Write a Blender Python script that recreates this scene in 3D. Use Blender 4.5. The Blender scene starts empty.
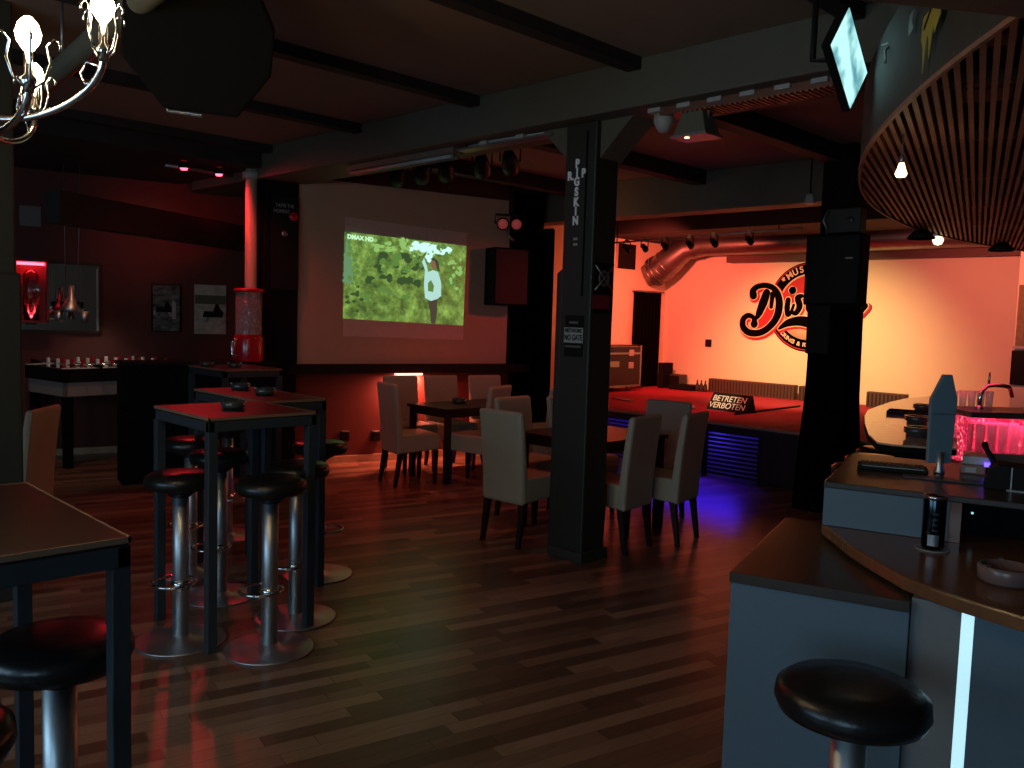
import bpy, bmesh, math, random
from mathutils import Vector, Matrix
random.seed(7)
PI = math.pi
R = math.radians
SC = bpy.context.scene
COL = SC.collection

# ------------------------------------------------------------------ camera
F_PX = 858.0
PITCH, ROLL, YAW, EYE = R(4.45), R(1.78), R(-45.3), 1.6
def cam_axes():
    cy, sy = math.cos(YAW), math.sin(YAW)
    f = Vector((sy*math.cos(PITCH), cy*math.cos(PITCH), -math.sin(PITCH)))
    rt = Vector((cy, -sy, 0)); dn = f.cross(rt)
    x = math.cos(ROLL)*rt - math.sin(ROLL)*dn
    y = math.sin(ROLL)*rt + math.cos(ROLL)*dn
    return x, y, f
CX, CY, CF = cam_axes()
cd = bpy.data.cameras.new('camera'); cam = bpy.data.objects.new('camera', cd); COL.objects.link(cam)
m = Matrix.Identity(4)
for i in range(3):
    m[i][0] = CX[i]; m[i][1] = -CY[i]; m[i][2] = -CF[i]
m[2][3] = EYE
cam.matrix_world = m
cd.sensor_width = 36.0; cd.lens = F_PX/1024*36.0; cd.clip_start = 0.05
SC.camera = cam
def ray(x, y):
    return CX*((x-512)/F_PX) + CY*((y-384)/F_PX) + CF
def pz(x, y, z=0.0):                     # where a sight line meets the height z
    d = ray(x, y); t = (z-EYE)/d.z
    return Vector((0, 0, EYE)) + d*t
def pv(x, y, p, n):                      # where a sight line meets a vertical plane
    d = ray(x, y); t = (n[0]*p[0]+n[1]*p[1])/(n[0]*d.x+n[1]*d.y)
    return Vector((0, 0, EYE)) + d*t
def pd(x, y, dep):                       # a point at a given depth
    return Vector((0, 0, EYE)) + ray(x, y)*dep

# ------------------------------------------------------------------ world, view, lights
w = bpy.data.worlds.new('world'); SC.world = w; w.use_nodes = True
w.node_tree.nodes['Background'].inputs[0].default_value = (0.55, 0.75, 1.0, 1)
w.node_tree.nodes['Background'].inputs[1].default_value = 0.3
vs = SC.view_settings
vs.view_transform = 'Standard'; vs.look = 'None'; vs.gamma = 1.0; vs.use_curve_mapping = False
vs.exposure = 0.08

def area(name, loc, target, size, power, col, sizey=None, spread=None):
    l = bpy.data.lights.new(name, 'AREA'); l.energy = power; l.color = col
    l.shape = 'RECTANGLE'; l.size = size; l.size_y = sizey or size
    if spread: l.spread = R(spread)
    o = bpy.data.objects.new(name, l); COL.objects.link(o); o.location = loc
    o.rotation_euler = (Vector(target)-Vector(loc)).to_track_quat('-Z', 'Y').to_euler()
    return o
def spot(name, loc, target, power, col, ang=60, blend=0.6, rad=0.05):
    l = bpy.data.lights.new(name, 'SPOT'); l.energy = power; l.color = col
    l.spot_size = R(ang); l.spot_blend = blend; l.shadow_soft_size = rad
    o = bpy.data.objects.new(name, l); COL.objects.link(o); o.location = loc
    o.rotation_euler = (Vector(target)-Vector(loc)).to_track_quat('-Z', 'Y').to_euler()
    return o
def point(name, loc, power, col, rad=0.03):
    l = bpy.data.lights.new(name, 'POINT'); l.energy = power; l.color = col; l.shadow_soft_size = rad
    o = bpy.data.objects.new(name, l); COL.objects.link(o); o.location = loc
    return o

# daylight through the windows behind and beside the camera
area('daylight_a', (-3.2, -3.35, 1.7), (-3.4, 2, 0.9), 3.0, 44, (0.42, 0.72, 1.0), 1.5)
area('daylight_b', (0.6, -3.35, 1.7), (-0.2, 2, 0.9), 2.2, 40, (0.44, 0.73, 1.0), 1.5)
# stage spots on the painted wall
spot('stage_red', (-6.6, 8.7, 2.5), (-7.7, 11.4, 1.5), 430, (1.0, 0.125, 0.075), 95, 1.0)
spot('stage_amber', (-5.2, 8.9, 2.5), (-5.4, 11.4, 0.8), 480, (1.0, 0.58, 0.23), 85, 1.0)
spot('stage_pink', (-3.4, 8.9, 2.5), (-3.0, 11.4, 2.0), 165, (1.0, 0.19, 0.13), 100, 1.0)
spot('stage_side', (-5.6, 8.9, 2.45), (-8.1, 9.7, 1.4), 100, (1.0, 0.14, 0.06), 90, 1.0)
spot('stage_floor', (-5.6, 8.4, 2.5), (-5.6, 9.4, 0.6), 90, (1.0, 0.16, 0.12), 110, 1.0)
spot('sign_fill_spot', (-4.6, 6.2, 2.9), (-5.45, 8.95, 0.68), 420, (1.0, 0.85, 0.58), 8, 0.6)  # added lamp, only there to brighten the sign's letters
spot('beam_wash', (-6.6, 6.9, 2.55), (-6.1, 7.55, 2.82), 7.0, (1.0, 0.30, 0.08), 100, 1.0)

spot('screen_red', (-4.9, 7.3, 2.55), (-7.35, 6.5, 1.5), 55, (1.0, 0.07, 0.07), 46, 1.0)
spot('room_warm_a', (-5.0, 5.4, 2.8), (-6.2, 4.2, 0.0), 30, (1.0, 0.20, 0.11), 120, 1.0)

# ------------------------------------------------------------------ materials
def mat(name, col, rough=0.6, metal=0.0, var=0.12, scale=14.0, bump=0.0, emit=None, estr=0.0,
        trans=0.0, coat=0.0, alpha=1.0, spec=None, stretch=None):
    m = bpy.data.materials.new(name); m.use_nodes = True
    nt = m.node_tree; N = nt.nodes; L = nt.links; b = N['Principled BSDF']
    b.inputs['Roughness'].default_value = rough; b.inputs['Metallic'].default_value = metal
    b.inputs['Transmission Weight'].default_value = trans
    b.inputs['Coat Weight'].default_value = coat
    b.inputs['Alpha'].default_value = alpha
    if spec is not None: b.inputs['Specular IOR Level'].default_value = spec
    tc = N.new('ShaderNodeTexCoord'); mp = N.new('ShaderNodeMapping')
    if stretch: mp.inputs['Scale'].default_value = stretch
    L.new(tc.outputs['Object'], mp.inputs[0])
    nz = N.new('ShaderNodeTexNoise'); nz.inputs['Scale'].default_value = scale; nz.inputs['Detail'].default_value = 5
    L.new(mp.outputs[0], nz.inputs['Vector'])
    mx = N.new('ShaderNodeMix'); mx.data_type = 'RGBA'
    mx.inputs[6].default_value = (*[c*(1-var) for c in col], 1)
    mx.inputs[7].default_value = (*[min(1, c*(1+var)) for c in col], 1)
    L.new(nz.outputs['Fac'], mx.inputs[0]); L.new(mx.outputs[2], b.inputs['Base Color'])
    if bump:
        bp = N.new('ShaderNodeBump'); bp.inputs['Strength'].default_value = bump; bp.inputs['Distance'].default_value = 0.01
        L.new(nz.outputs['Fac'], bp.inputs['Height']); L.new(bp.outputs[0], b.inputs['Normal'])
    if emit:
        b.inputs['Emission Color'].default_value = (*emit, 1); b.inputs['Emission Strength'].default_value = estr
    return m
M = {}
M['black'] = mat('black_paint', (0.010, 0.010, 0.010), 0.55, spec=0.2)
M['matte'] = mat('matte_black', (0.006, 0.006, 0.007), 0.8, spec=0.1)
M['blackgrey'] = mat('black_grey_paint', (0.030, 0.032, 0.026), 0.6, bump=0.1)
M['postpaint'] = mat('post_paint', (0.024, 0.025, 0.019), 0.55, bump=0.15)
M['beam'] = mat('beam_paint', (0.10, 0.092, 0.066), 0.65, bump=0.2)
M['leather'] = mat('black_leather', (0.010, 0.010, 0.010), 0.30, bump=0.10, scale=60)
M['steel'] = mat('brushed_steel', (0.55, 0.57, 0.58), 0.42, 1.0, var=0.08, scale=60)
M['chrome'] = mat('chrome', (0.75, 0.75, 0.76), 0.14, 1.0, var=0.03)
M['dullmetal'] = mat('dull_metal', (0.30, 0.30, 0.30), 0.42, 0.8)
M['frame'] = mat('dark_table_frame', (0.030, 0.040, 0.048), 0.45)
M['tabletop'] = mat('dark_table_top', (0.018, 0.011, 0.008), 0.36, var=0.3, scale=30, stretch=(1, 8, 1))
M['trim'] = mat('light_edge', (0.22, 0.13, 0.08), 0.5)
M['cream'] = mat('cream_leatherette', (0.40, 0.345, 0.25), 0.55, var=0.06, bump=0.12, scale=40)
M['darkwood'] = mat('dark_wood', (0.022, 0.013, 0.009), 0.35, var=0.3, stretch=(1, 1, 0.1))
M['redwall'] = mat('dark_red_wall', (0.115, 0.020, 0.014), 0.75, var=0.2, scale=3, bump=0.15)
M['alcovewall'] = mat('alcove_wall', (0.095, 0.020, 0.014), 0.75, var=0.2, scale=3, bump=0.1)
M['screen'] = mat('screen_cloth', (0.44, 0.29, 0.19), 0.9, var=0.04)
M['stagewall'] = mat('stage_wall_paint', (0.80, 0.70, 0.52), 0.85, var=0.04, scale=5)
M['carpet'] = mat('red_carpet', (0.34, 0.008, 0.034), 0.95, var=0.35, scale=90, bump=0.4)
M['ceilpanel'] = mat('ceiling_panel', (0.25, 0.175, 0.125), 0.85, var=0.15, scale=4)
M['ceildark'] = mat('ceiling_joist', (0.020, 0.014, 0.012), 0.8)
M['stagefront'] = mat('stage_front', (0.010, 0.010, 0.011), 0.7)
M['barpanel'] = mat('bar_blue_grey_laminate', (0.105, 0.155, 0.190), 0.55, var=0.04, scale=80, bump=0.05)
M['bargrey'] = mat('bar_grey_laminate', (0.19, 0.185, 0.175), 0.55, var=0.04, scale=80)
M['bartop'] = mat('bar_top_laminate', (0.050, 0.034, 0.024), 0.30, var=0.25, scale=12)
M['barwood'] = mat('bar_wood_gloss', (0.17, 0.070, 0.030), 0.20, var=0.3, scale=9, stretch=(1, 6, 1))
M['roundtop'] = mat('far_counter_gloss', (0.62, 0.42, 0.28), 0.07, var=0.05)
M['slat'] = mat('canopy_slat_wood', (0.34, 0.165, 0.105), 0.6, var=0.3, scale=10, stretch=(1, 1, 1))
M['fascia'] = mat('canopy_fascia', (0.050, 0.052, 0.045), 0.7)
M['yellow'] = mat('yellow_sticker', (0.42, 0.36, 0.04), 0.6)
M['white'] = mat('white_paint', (0.75, 0.75, 0.72), 0.6)
M['offwhite'] = mat('grey_white_plastic', (0.36, 0.35, 0.32), 0.5)
M['paper'] = mat('paper', (0.45, 0.44, 0.38), 0.7)
M['ink'] = mat('ink', (0.010, 0.009, 0.008), 0.7, spec=0.15)
M['logo_black'] = mat('logo_black', (0.003, 0.002, 0.002), 0.9, spec=0.0)
M['logo_red'] = mat('logo_red', (0.45, 0.012, 0.022), 0.7)
M['logo_cream'] = mat('logo_cream', (0.80, 0.60, 0.42), 0.7)
M['silver'] = mat('galvanised_duct', (0.24, 0.22, 0.21), 0.36, 0.9, var=0.2)
M['duct_matte'] = mat('flexible_duct', (0.17, 0.165, 0.12), 0.5, 0.3)
M['glass'] = mat('clear_glass', (0.95, 0.95, 0.95), 0.04, trans=1.0, var=0.0)
M['glassware'] = mat('thin_glass', (0.9, 0.8, 0.8), 0.08, alpha=0.35, var=0.0)
M['barrel'] = mat('barrel_plastic', (0.55, 0.45, 0.45), 0.12, alpha=0.30, var=0.0)
M['felt'] = mat('black_speaker_paint', (0.0035, 0.0035, 0.0035), 0.95, spec=0.15)
M['smoke'] = mat('smoked_glass', (0.05, 0.05, 0.05), 0.08, coat=0.5)
M['redplastic'] = mat('red_plastic', (0.50, 0.008, 0.015), 0.22, coat=0.4)
M['bluegrey'] = mat('blue_grey_card', (0.13, 0.20, 0.24), 0.5)
M['skirting'] = mat('light_skirting', (0.50, 0.34, 0.20), 0.6)
M['bulb'] = mat('bulb_glow', (1, 0.9, 0.7), 0.3, emit=(1.0, 0.80, 0.45), estr=30)
M['lampglow'] = mat('lamp_glow', (1, 0.9, 0.7), 0.3, emit=(1.0, 0.72, 0.36), estr=4)
M['redglow'] = mat('red_lamp_glow', (1, 0.1, 0.1), 0.3, emit=(1.0, 0.03, 0.05), estr=14)
M['pinkglow'] = mat('pink_led_glow', (1, 0.1, 0.2), 0.3, emit=(1.0, 0.03, 0.12), estr=1.0)
def sparkle():  # glints of the glassware painted as noise into the panel's glow
    m = M['pinkglow']; N, L = m.node_tree.nodes, m.node_tree.links; b = N['Principled BSDF']
    tc = N.new('ShaderNodeTexCoord'); v = N.new('ShaderNodeTexNoise'); v.inputs['Scale'].default_value = 55; v.inputs['Detail'].default_value = 3
    L.new(tc.outputs['Object'], v.inputs['Vector']); cr = N.new('ShaderNodeValToRGB'); L.new(v.outputs['Fac'], cr.inputs[0]); e = cr.color_ramp.elements
    e[0].position = 0.35; e[0].color = (0.25, 0.006, 0.03, 1); e[1].position = 0.72; e[1].color = (1.0, 0.45, 0.45, 1)
    k = e.new(0.56); k.color = (0.9, 0.03, 0.09, 1)
    L.new(cr.outputs[0], b.inputs['Emission Color'])
sparkle()
M['blueglow'] = mat('blue_led_glow', (0.1, 0.1, 1), 0.3, emit=(0.06, 0.03, 1.0), estr=6)
M['stripglow'] = mat('white_strip_glow', (0.9, 1, 1), 0.3, emit=(0.50, 0.88, 1.0), estr=0.8)
M['redlens'] = mat('red_lens', (0.6, 0.2, 0.2), 0.1, emit=(1.0, 0.12, 0.10), estr=0.12)
M['mirror'] = mat('mirror', (0.55, 0.52, 0.5), 0.03, 1.0, var=0.0)
M['plaster'] = mat('room_plaster', (0.16, 0.14, 0.12), 0.8)

def nodes_of(m):
    return m.node_tree.nodes, m.node_tree.links, m.node_tree.nodes['Principled BSDF']
def math_n(N, L, op, a, b=None):
    n = N.new('ShaderNodeMath'); n.operation = op
    for i, v in enumerate((a, b)):
        if v is None: continue
        if isinstance(v, (int, float)): n.inputs[i].default_value = v
        else: L.new(v, n.inputs[i])
    return n.outputs[0]
def floor_material():
    m = mat('laminate_floor', (0.1, 0.06, 0.04), 0.3); N, L, b = nodes_of(m)
    tc = N.new('ShaderNodeTexCoord'); mp = N.new('ShaderNodeMapping'); mp.inputs['Rotation'].default_value = (0, 0, R(13))
    L.new(tc.outputs['Object'], mp.inputs[0])
    sp = N.new('ShaderNodeSeparateXYZ'); L.new(mp.outputs[0], sp.inputs[0])
    row = math_n(N, L, 'FLOOR', math_n(N, L, 'DIVIDE', sp.outputs[0], 0.080))
    wn = N.new('ShaderNodeTexWhiteNoise'); wn.noise_dimensions = '1D'; L.new(row, wn.inputs['W'])
    u = math_n(N, L, 'ADD', math_n(N, L, 'DIVIDE', sp.outputs[1], 0.70), math_n(N, L, 'MULTIPLY', wn.outputs[0], 7.3))
    colm = math_n(N, L, 'FLOOR', u)
    cb = N.new('ShaderNodeCombineXYZ'); L.new(row, cb.inputs[0]); L.new(colm, cb.inputs[1])
    w2 = N.new('ShaderNodeTexWhiteNoise'); w2.noise_dimensions = '3D'; L.new(cb.outputs[0], w2.inputs['Vector'])
    gm = N.new('ShaderNodeMapping'); gm.inputs['Rotation'].default_value = (0, 0, R(13)); gm.inputs['Scale'].default_value = (40, 2.2, 1)
    L.new(tc.outputs['Object'], gm.inputs[0])
    gn = N.new('ShaderNodeTexNoise'); gn.inputs['Scale'].default_value = 1.5; gn.inputs['Detail'].default_value = 6; L.new(gm.outputs[0], gn.inputs['Vector'])
    f = math_n(N, L, 'ADD', math_n(N, L, 'MULTIPLY', w2.outputs[0], 0.75), math_n(N, L, 'MULTIPLY', gn.outputs[0], 0.40))
    cr = N.new('ShaderNodeValToRGB'); L.new(f, cr.inputs[0])
    e = cr.color_ramp.elements
    e[0].position = 0.12; e[0].color = (0.080, 0.042, 0.026, 1); e[1].position = 1.05 if False else 1.0; e[1].color = (0.34, 0.215, 0.135, 1)
    k = e.new(0.55); k.color = (0.17, 0.097, 0.060, 1)
    fr = math_n(N, L, 'FRACT', math_n(N, L, 'DIVIDE', sp.outputs[0], 0.080))
    ed = math_n(N, L, 'GREATER_THAN', fr, 0.05)
    fu = math_n(N, L, 'GREATER_THAN', math_n(N, L, 'FRACT', u), 0.008)
    mk = math_n(N, L, 'ADD', math_n(N, L, 'MULTIPLY', math_n(N, L, 'MULTIPLY', ed, fu), 0.4), 0.6)
    mx = N.new('ShaderNodeMix'); mx.data_type = 'RGBA'; mx.blend_type = 'MULTIPLY'; mx.inputs[0].default_value = 1
    L.new(cr.outputs[0], mx.inputs[6]); L.new(mk, mx.inputs[7]); L.new(mx.outputs[2], b.inputs['Base Color'])
    b.inputs['Roughness'].default_value = 0.30
    return m
M['floor'] = floor_material()
def jungle_material():
    m = bpy.data.materials.new('projected_jungle'); m.use_nodes = True; N, L = m.node_tree.nodes, m.node_tree.links
    b = N['Principled BSDF']; b.inputs['Base Color'].default_value = (0.05, 0.05, 0.05, 1)
    tc = N.new('ShaderNodeTexCoord')
    n1 = N.new('ShaderNodeTexNoise'); n1.inputs['Scale'].default_value = 6.5; n1.inputs['Detail'].default_value = 9; n1.inputs['Roughness'].default_value = 0.75
    L.new(tc.outputs['Object'], n1.inputs['Vector'])
    cr = N.new('ShaderNodeValToRGB'); L.new(n1.outputs['Fac'], cr.inputs[0]); e = cr.color_ramp.elements
    e[0].position = 0.34; e[0].color = (0.030, 0.060, 0.018, 1); e[1].position = 0.68; e[1].color = (0.30, 0.50, 0.10, 1)
    k = e.new(0.5); k.color = (0.11, 0.20, 0.035, 1)
    L.new(cr.outputs[0], b.inputs['Emission Color']); b.inputs['Emission Strength'].default_value = 1.0
    return m
M['jungle'] = jungle_material()
def emis(name, col, s=1.0): return mat(name, (0.04, 0.04, 0.04), 0.8, emit=col, estr=s)
M['p_sky'] = emis('projected_sky', (0.62, 0.95, 0.90), 1.0)
M['p_shirt'] = emis('projected_shirt', (0.42, 0.70, 0.62), 1.0)
M['p_dark'] = emis('projected_dark', (0.06, 0.05, 0.03), 1.0)
M['p_trunk'] = emis('projected_trunk', (0.12, 0.26, 0.12), 1.0)
M['p_skin'] = emis('projected_skin', (0.22, 0.12, 0.07), 1.0)
M['p_text'] = emis('projected_text', (0.55, 0.95, 0.6), 1.0)
M['p_leaf'] = emis('projected_leaf', (0.13, 0.36, 0.05), 1.0)
def tv_material():
    m = bpy.data.materials.new('monitor_image'); m.use_nodes = True; N, L = m.node_tree.nodes, m.node_tree.links
    b = N['Principled BSDF']; b.inputs['Base Color'].default_value = (0.02, 0.02, 0.02, 1)
    tc = N.new('ShaderNodeTexCoord'); n1 = N.new('ShaderNodeTexNoise'); n1.inputs['Scale'].default_value = 9; L.new(tc.outputs['Object'], n1.inputs['Vector'])
    cr = N.new('ShaderNodeValToRGB'); L.new(n1.outputs['Fac'], cr.inputs[0]); e = cr.color_ramp.elements
    e[0].position = 0.36; e[0].color = (0.10, 0.32, 0.36, 1); e[1].position = 0.55; e[1].color = (0.50, 0.92, 0.90, 1)
    L.new(cr.outputs[0], b.inputs['Emission Color']); b.inputs['Emission Strength'].default_value = 1.1
    return m
M['tv'] = tv_material()
def photo_material(name, ramp):
    m = bpy.data.materials.new(name); m.use_nodes = True; N, L, b = nodes_of(m)
    tc = N.new('ShaderNodeTexCoord'); mp = N.new('ShaderNodeMapping'); mp.inputs['Scale'].default_value = (1, 1, 2.2); L.new(tc.outputs['Object'], mp.inputs[0])
    n1 = N.new('ShaderNodeTexNoise'); n1.inputs['Scale'].default_value = 9; n1.inputs['Detail'].default_value = 8; L.new(mp.outputs[0], n1.inputs['Vector'])
    cr = N.new('ShaderNodeValToRGB'); L.new(n1.outputs['Fac'], cr.inputs[0]); e = cr.color_ramp.elements
    e[0].position = 0.35; e[0].color = (*ramp[0], 1); e[1].position = 0.7; e[1].color = (*ramp[1], 1)
    L.new(cr.outputs[0], b.inputs['Base Color']); b.inputs['Roughness'].default_value = 0.5
    return m
M['photo_dark'] = photo_material('dark_print', ((0.012, 0.012, 0.012), (0.20, 0.20, 0.18)))
M['photo_light'] = photo_material('light_print', ((0.30, 0.30, 0.26), (0.50, 0.50, 0.42)))
M['cloth_black'] = mat('black_curtain_cloth', (0.003, 0.003, 0.003), 0.95, bump=0.2, spec=0.0)
M['stone'] = mat('olive_relief', (0.20, 0.17, 0.08), 0.8, var=0.6, scale=16, bump=0.6)
M['notice'] = mat('printed_notice', (0.17, 0.16, 0.15), 0.7, var=0.35, scale=60)

# ------------------------------------------------------------------ mesh helpers
class MB:
    def __init__(s): s.bm = bmesh.new(); s.smooth = False
    def box(s, x0, x1, y0, y1, z0, z1, M4=None, mi=0):
        P = [Vector(p) for p in ((x0,y0,z0),(x1,y0,z0),(x1,y1,z0),(x0,y1,z0),(x0,y0,z1),(x1,y0,z1),(x1,y1,z1),(x0,y1,z1))]
        return s.hexa(P, M4, mi)
    def hexa(s, P, M4=None, mi=0):
        if M4 is not None: P = [M4 @ Vector(p) for p in P]
        v = [s.bm.verts.new(p) for p in P]
        for f in ((0,3,2,1),(4,5,6,7),(0,1,5,4),(1,2,6,5),(2,3,7,6),(3,0,4,7)):
            fc = s.bm.faces.new([v[i] for i in f]); fc.material_index = mi
        return s
    def prism(s, pts, d, mi=0):          # polygon (3D points) pushed along vector d
        a = [s.bm.verts.new(p) for p in pts]; b = [s.bm.verts.new(Vector(p)+Vector(d)) for p in pts]
        n = len(pts)
        s.bm.faces.new(a[::-1]).material_index = mi; s.bm.faces.new(b).material_index = mi
        for i in range(n): s.bm.faces.new([a[i], a[(i+1)%n], b[(i+1)%n], b[i]]).material_index = mi
        return s
    def quad(s, pts, mi=0):
        s.bm.faces.new([s.bm.verts.new(p) for p in pts]).material_index = mi; return s
    def lathe(s, prof, seg=32, c=(0,0,0), M4=None, mi=0):
        rings = []
        for r, z in prof:
            if r < 1e-6: q = Vector((c[0], c[1], c[2]+z)); rings.append([s.bm.verts.new(M4 @ q if M4 else q)])
            else:
                rg = []
                for k in range(seg):
                    q = Vector((c[0]+r*math.cos(2*PI*k/seg), c[1]+r*math.sin(2*PI*k/seg), c[2]+z)); rg.append(s.bm.verts.new(M4 @ q if M4 else q))
                rings.append(rg)
        for a, b in zip(rings, rings[1:]):
            for k in range(seg):
                k2 = (k+1) % seg
                if len(a) == 1 and len(b) == 1: continue
                if len(a) == 1: f = [a[0], b[k2], b[k]]
                elif len(b) == 1: f = [a[k], a[k2], b[0]]
                else: f = [a[k], a[k2], b[k2], b[k]]
                try: fc = s.bm.faces.new(f); fc.material_index = mi; fc.smooth = True
                except ValueError: pass
        return s
    def tube(s, pts, r, seg=10, cap=True, mi=0):
        pts = [Vector(p) for p in pts]; n = len(pts); rr = r if isinstance(r, (list, tuple)) else [r]*n
        rings = []; up = None
        for i, p in enumerate(pts):
            t = (pts[min(i+1, n-1)]-pts[max(i-1, 0)]).normalized()
            if up is None: up = Vector((0,0,1)) if abs(t.z) < 0.9 else Vector((1,0,0))
            a = t.cross(up).normalized(); b = a.cross(t).normalized(); up = b
            rings.append([s.bm.verts.new(p+(a*math.cos(2*PI*k/seg)+b*math.sin(2*PI*k/seg))*rr[i]) for k in range(seg)])
        for A, B in zip(rings, rings[1:]):
            for k in range(seg):
                fc = s.bm.faces.new([A[k], A[(k+1)%seg], B[(k+1)%seg], B[k]]); fc.smooth = True; fc.material_index = mi
        if cap:
            s.bm.faces.new(rings[0][::-1]).material_index = mi; s.bm.faces.new(rings[-1]).material_index = mi
        return s
    def build(s, name, mats, parent=None, bevel=0.0, loc=None):
        bmesh.ops.recalc_face_normals(s.bm, faces=s.bm.faces)
        me = bpy.data.meshes.new(name); s.bm.to_mesh(me); s.bm.free()
        for q in (mats if isinstance(mats, (list, tuple)) else [mats]): me.materials.append(q)
        o = bpy.data.objects.new(name, me); COL.objects.link(o)
        if parent is not None: o.parent = parent
        if loc is not None: o.location = loc
        if bevel:
            b = o.modifiers.new('bevel', 'BEVEL'); b.width = bevel; b.segments = 2; b.limit_method = 'ANGLE'; b.angle_limit = R(40)
        return o
def tag(o, label=None, cat=None, group=None, kind=None):
    if label: o['label'] = label
    if cat: o['category'] = cat
    if group: o['group'] = group
    if kind: o['kind'] = kind
    return o
def thing(name, label, cat, loc=(0,0,0), rz=0.0, group=None):
    o = bpy.data.objects.new(name, None); COL.objects.link(o); o.location = loc; o.rotation_euler = (0, 0, rz)
    o.empty_display_size = 0.1
    return tag(o, label, cat, group)
def struct(o): o['kind'] = 'structure'; return o
KIDS = {}
def dup(root, label, loc=None, rz=None, group=None):
    def cp(o, par):
        c = o.copy(); COL.objects.link(c)
        if par is not None: c.parent = par
        for ch in [q for q in list(bpy.data.objects) if q.parent == o]: cp(ch, c)
        return c
    r = cp(root, None); r['label'] = label
    if loc is not None: r.location = loc
    if rz is not None: r.rotation_euler = (0, 0, rz)
    if group: r['group'] = group
    return r
def text(name, s, size, m, M4, parent, depth=0.002, align='CENTER', bold=0.0, squash=1.0):
    cu = bpy.data.curves.new(name, 'FONT'); cu.body = s; cu.size = size; cu.extrude = depth; cu.offset = bold
    cu.align_x = align; cu.align_y = 'CENTER'
    t = bpy.data.objects.new(name+'_src', cu); COL.objects.link(t)
    dg = bpy.context.evaluated_depsgraph_get(); me = bpy.data.meshes.new_from_object(t.evaluated_get(dg))
    COL.objects.unlink(t); bpy.data.objects.remove(t)
    me.transform(Matrix.Diagonal((squash, 1, 1, 1))); me.transform(M4)
    me.materials.clear(); me.materials.append(m)
    o = bpy.data.objects.new(name, me); COL.objects.link(o)
    if parent is not None: o.parent = parent
    return o
def basis(o, ex, ey):                     # matrix whose x, y run along ex, ey and origin o
    ex = Vector(ex).normalized(); ey = Vector(ey).normalized(); ez = ex.cross(ey)
    mm = Matrix.Identity(4)
    for i in range(3): mm[i][0] = ex[i]; mm[i][1] = ey[i]; mm[i][2] = ez[i]; mm[i][3] = o[i]
    return mm

# ------------------------------------------------------------------ room shell
struct(MB().box(-12.2, 3.2, -3.6, 11.7, -0.12, 0).build('floor', M['floor']))
struct(MB().box(-12.2, 3.2, -3.6, 11.7, 3.14, 3.3).build('ceiling', M['ceilpanel']))
struct(MB().box(-12.2, 3.2, 11.4, 11.6, 0, 3.14).build('wall_stage', M['stagewall']))
struct(MB().box(3.0, 3.2, -3.4, 11.4, 0, 3.14).build('wall_right', M['plaster']))
WB = Vector((0.22, 0.9755, 0)); WN = Vector((0.9755, -0.22, 0))     # along / out of the screen wall
W0 = Vector((-7.7, 5.0, 0))
def wall_run(name, p0, p1, th, z0, z1, m):
    p0 = Vector((*p0[:2], 0)); p1 = Vector((*p1[:2], 0)); d = (p1-p0).normalized(); n = Vector((d.y, -d.x, 0))
    a = [p0, p1, p1-n*th, p0-n*th]
    mb = MB(); mb.hexa([q+Vector((0,0,z0)) for q in a]+[q+Vector((0,0,z1)) for q in a])
    return mb.build(name, m)
S0 = W0 + WB*(-0.70); S1 = W0 + WB*2.42
struct(wall_run('wall_screen', S0, S1, 0.2, 0, 3.14, M['redwall']))
A0 = Vector((-9.7, 3.0, 0)) - WB*6.6; A1 = Vector((-9.7, 3.0, 0)) + WB*4.0
struct(wall_run('wall_alcove', A0, A1, 0.2, 0, 3.14, M['alcovewall']))
struct(MB().box(-8.3, -8.1, 7.3, 11.4, 0, 3.14).build('wall_stage_left', M['stagewall']))
struct(wall_run('wall_corner', S1+Vector((0,0,0)), Vector((-8.2, 7.5, 0)), 0.15, 0, 3.14, M['redwall']))
# wall behind the camera with two window openings
wf = MB()
for x0, x1, z0, z1 in ((-12.2, -4.7, 0, 3.14), (-4.7, 3.2, 0, 0.95), (-4.7, 3.2, 2.45, 3.14), (-1.7, -0.5, 0.95, 2.45), (1.7, 3.2, 0.95, 2.45)):
    wf.box(x0, x1, -3.6, -3.4, z0, z1)
struct(wf.build('wall_window', M['plaster']))
for k, (x0, x1) in enumerate(((-4.7, -1.7), (-0.5, 1.7)), 1):
    q = MB()
    for a, b in ((x0, x0+.06), ((x0+x1)/2-.03, (x0+x1)/2+.03), (x1-.06, x1)): q.box(a, b, -3.55, -3.47, 0.95, 2.45)
    q.box(x0, x1, -3.55, -3.47, 0.95, 1.01); q.box(x0, x1, -3.55, -3.47, 2.39, 2.45)
    wo = struct(q.build('window_%d' % k, M['offwhite']))
    MB().box(x0+.05, x1-.05, -3.52, -3.51, 1.0, 2.4).build('pane', M['glass'], wo)
# baseboards
b0 = W0+WN*0.0
def along(p, s, n=0.0, z=0.0): return p + WB*s + WN*n + Vector((0,0,z))
struct(wall_run('baseboard_screen', W0+WB*-0.7+WN*0.02, W0+WB*2.3+WN*0.02, 0.02, 0, 0.075, M['skirting']))
struct(wall_run('baseboard_alcove', A0+WN*0.02, A1+WN*0.02, 0.02, 0, 0.07, M['skirting']))

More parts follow.
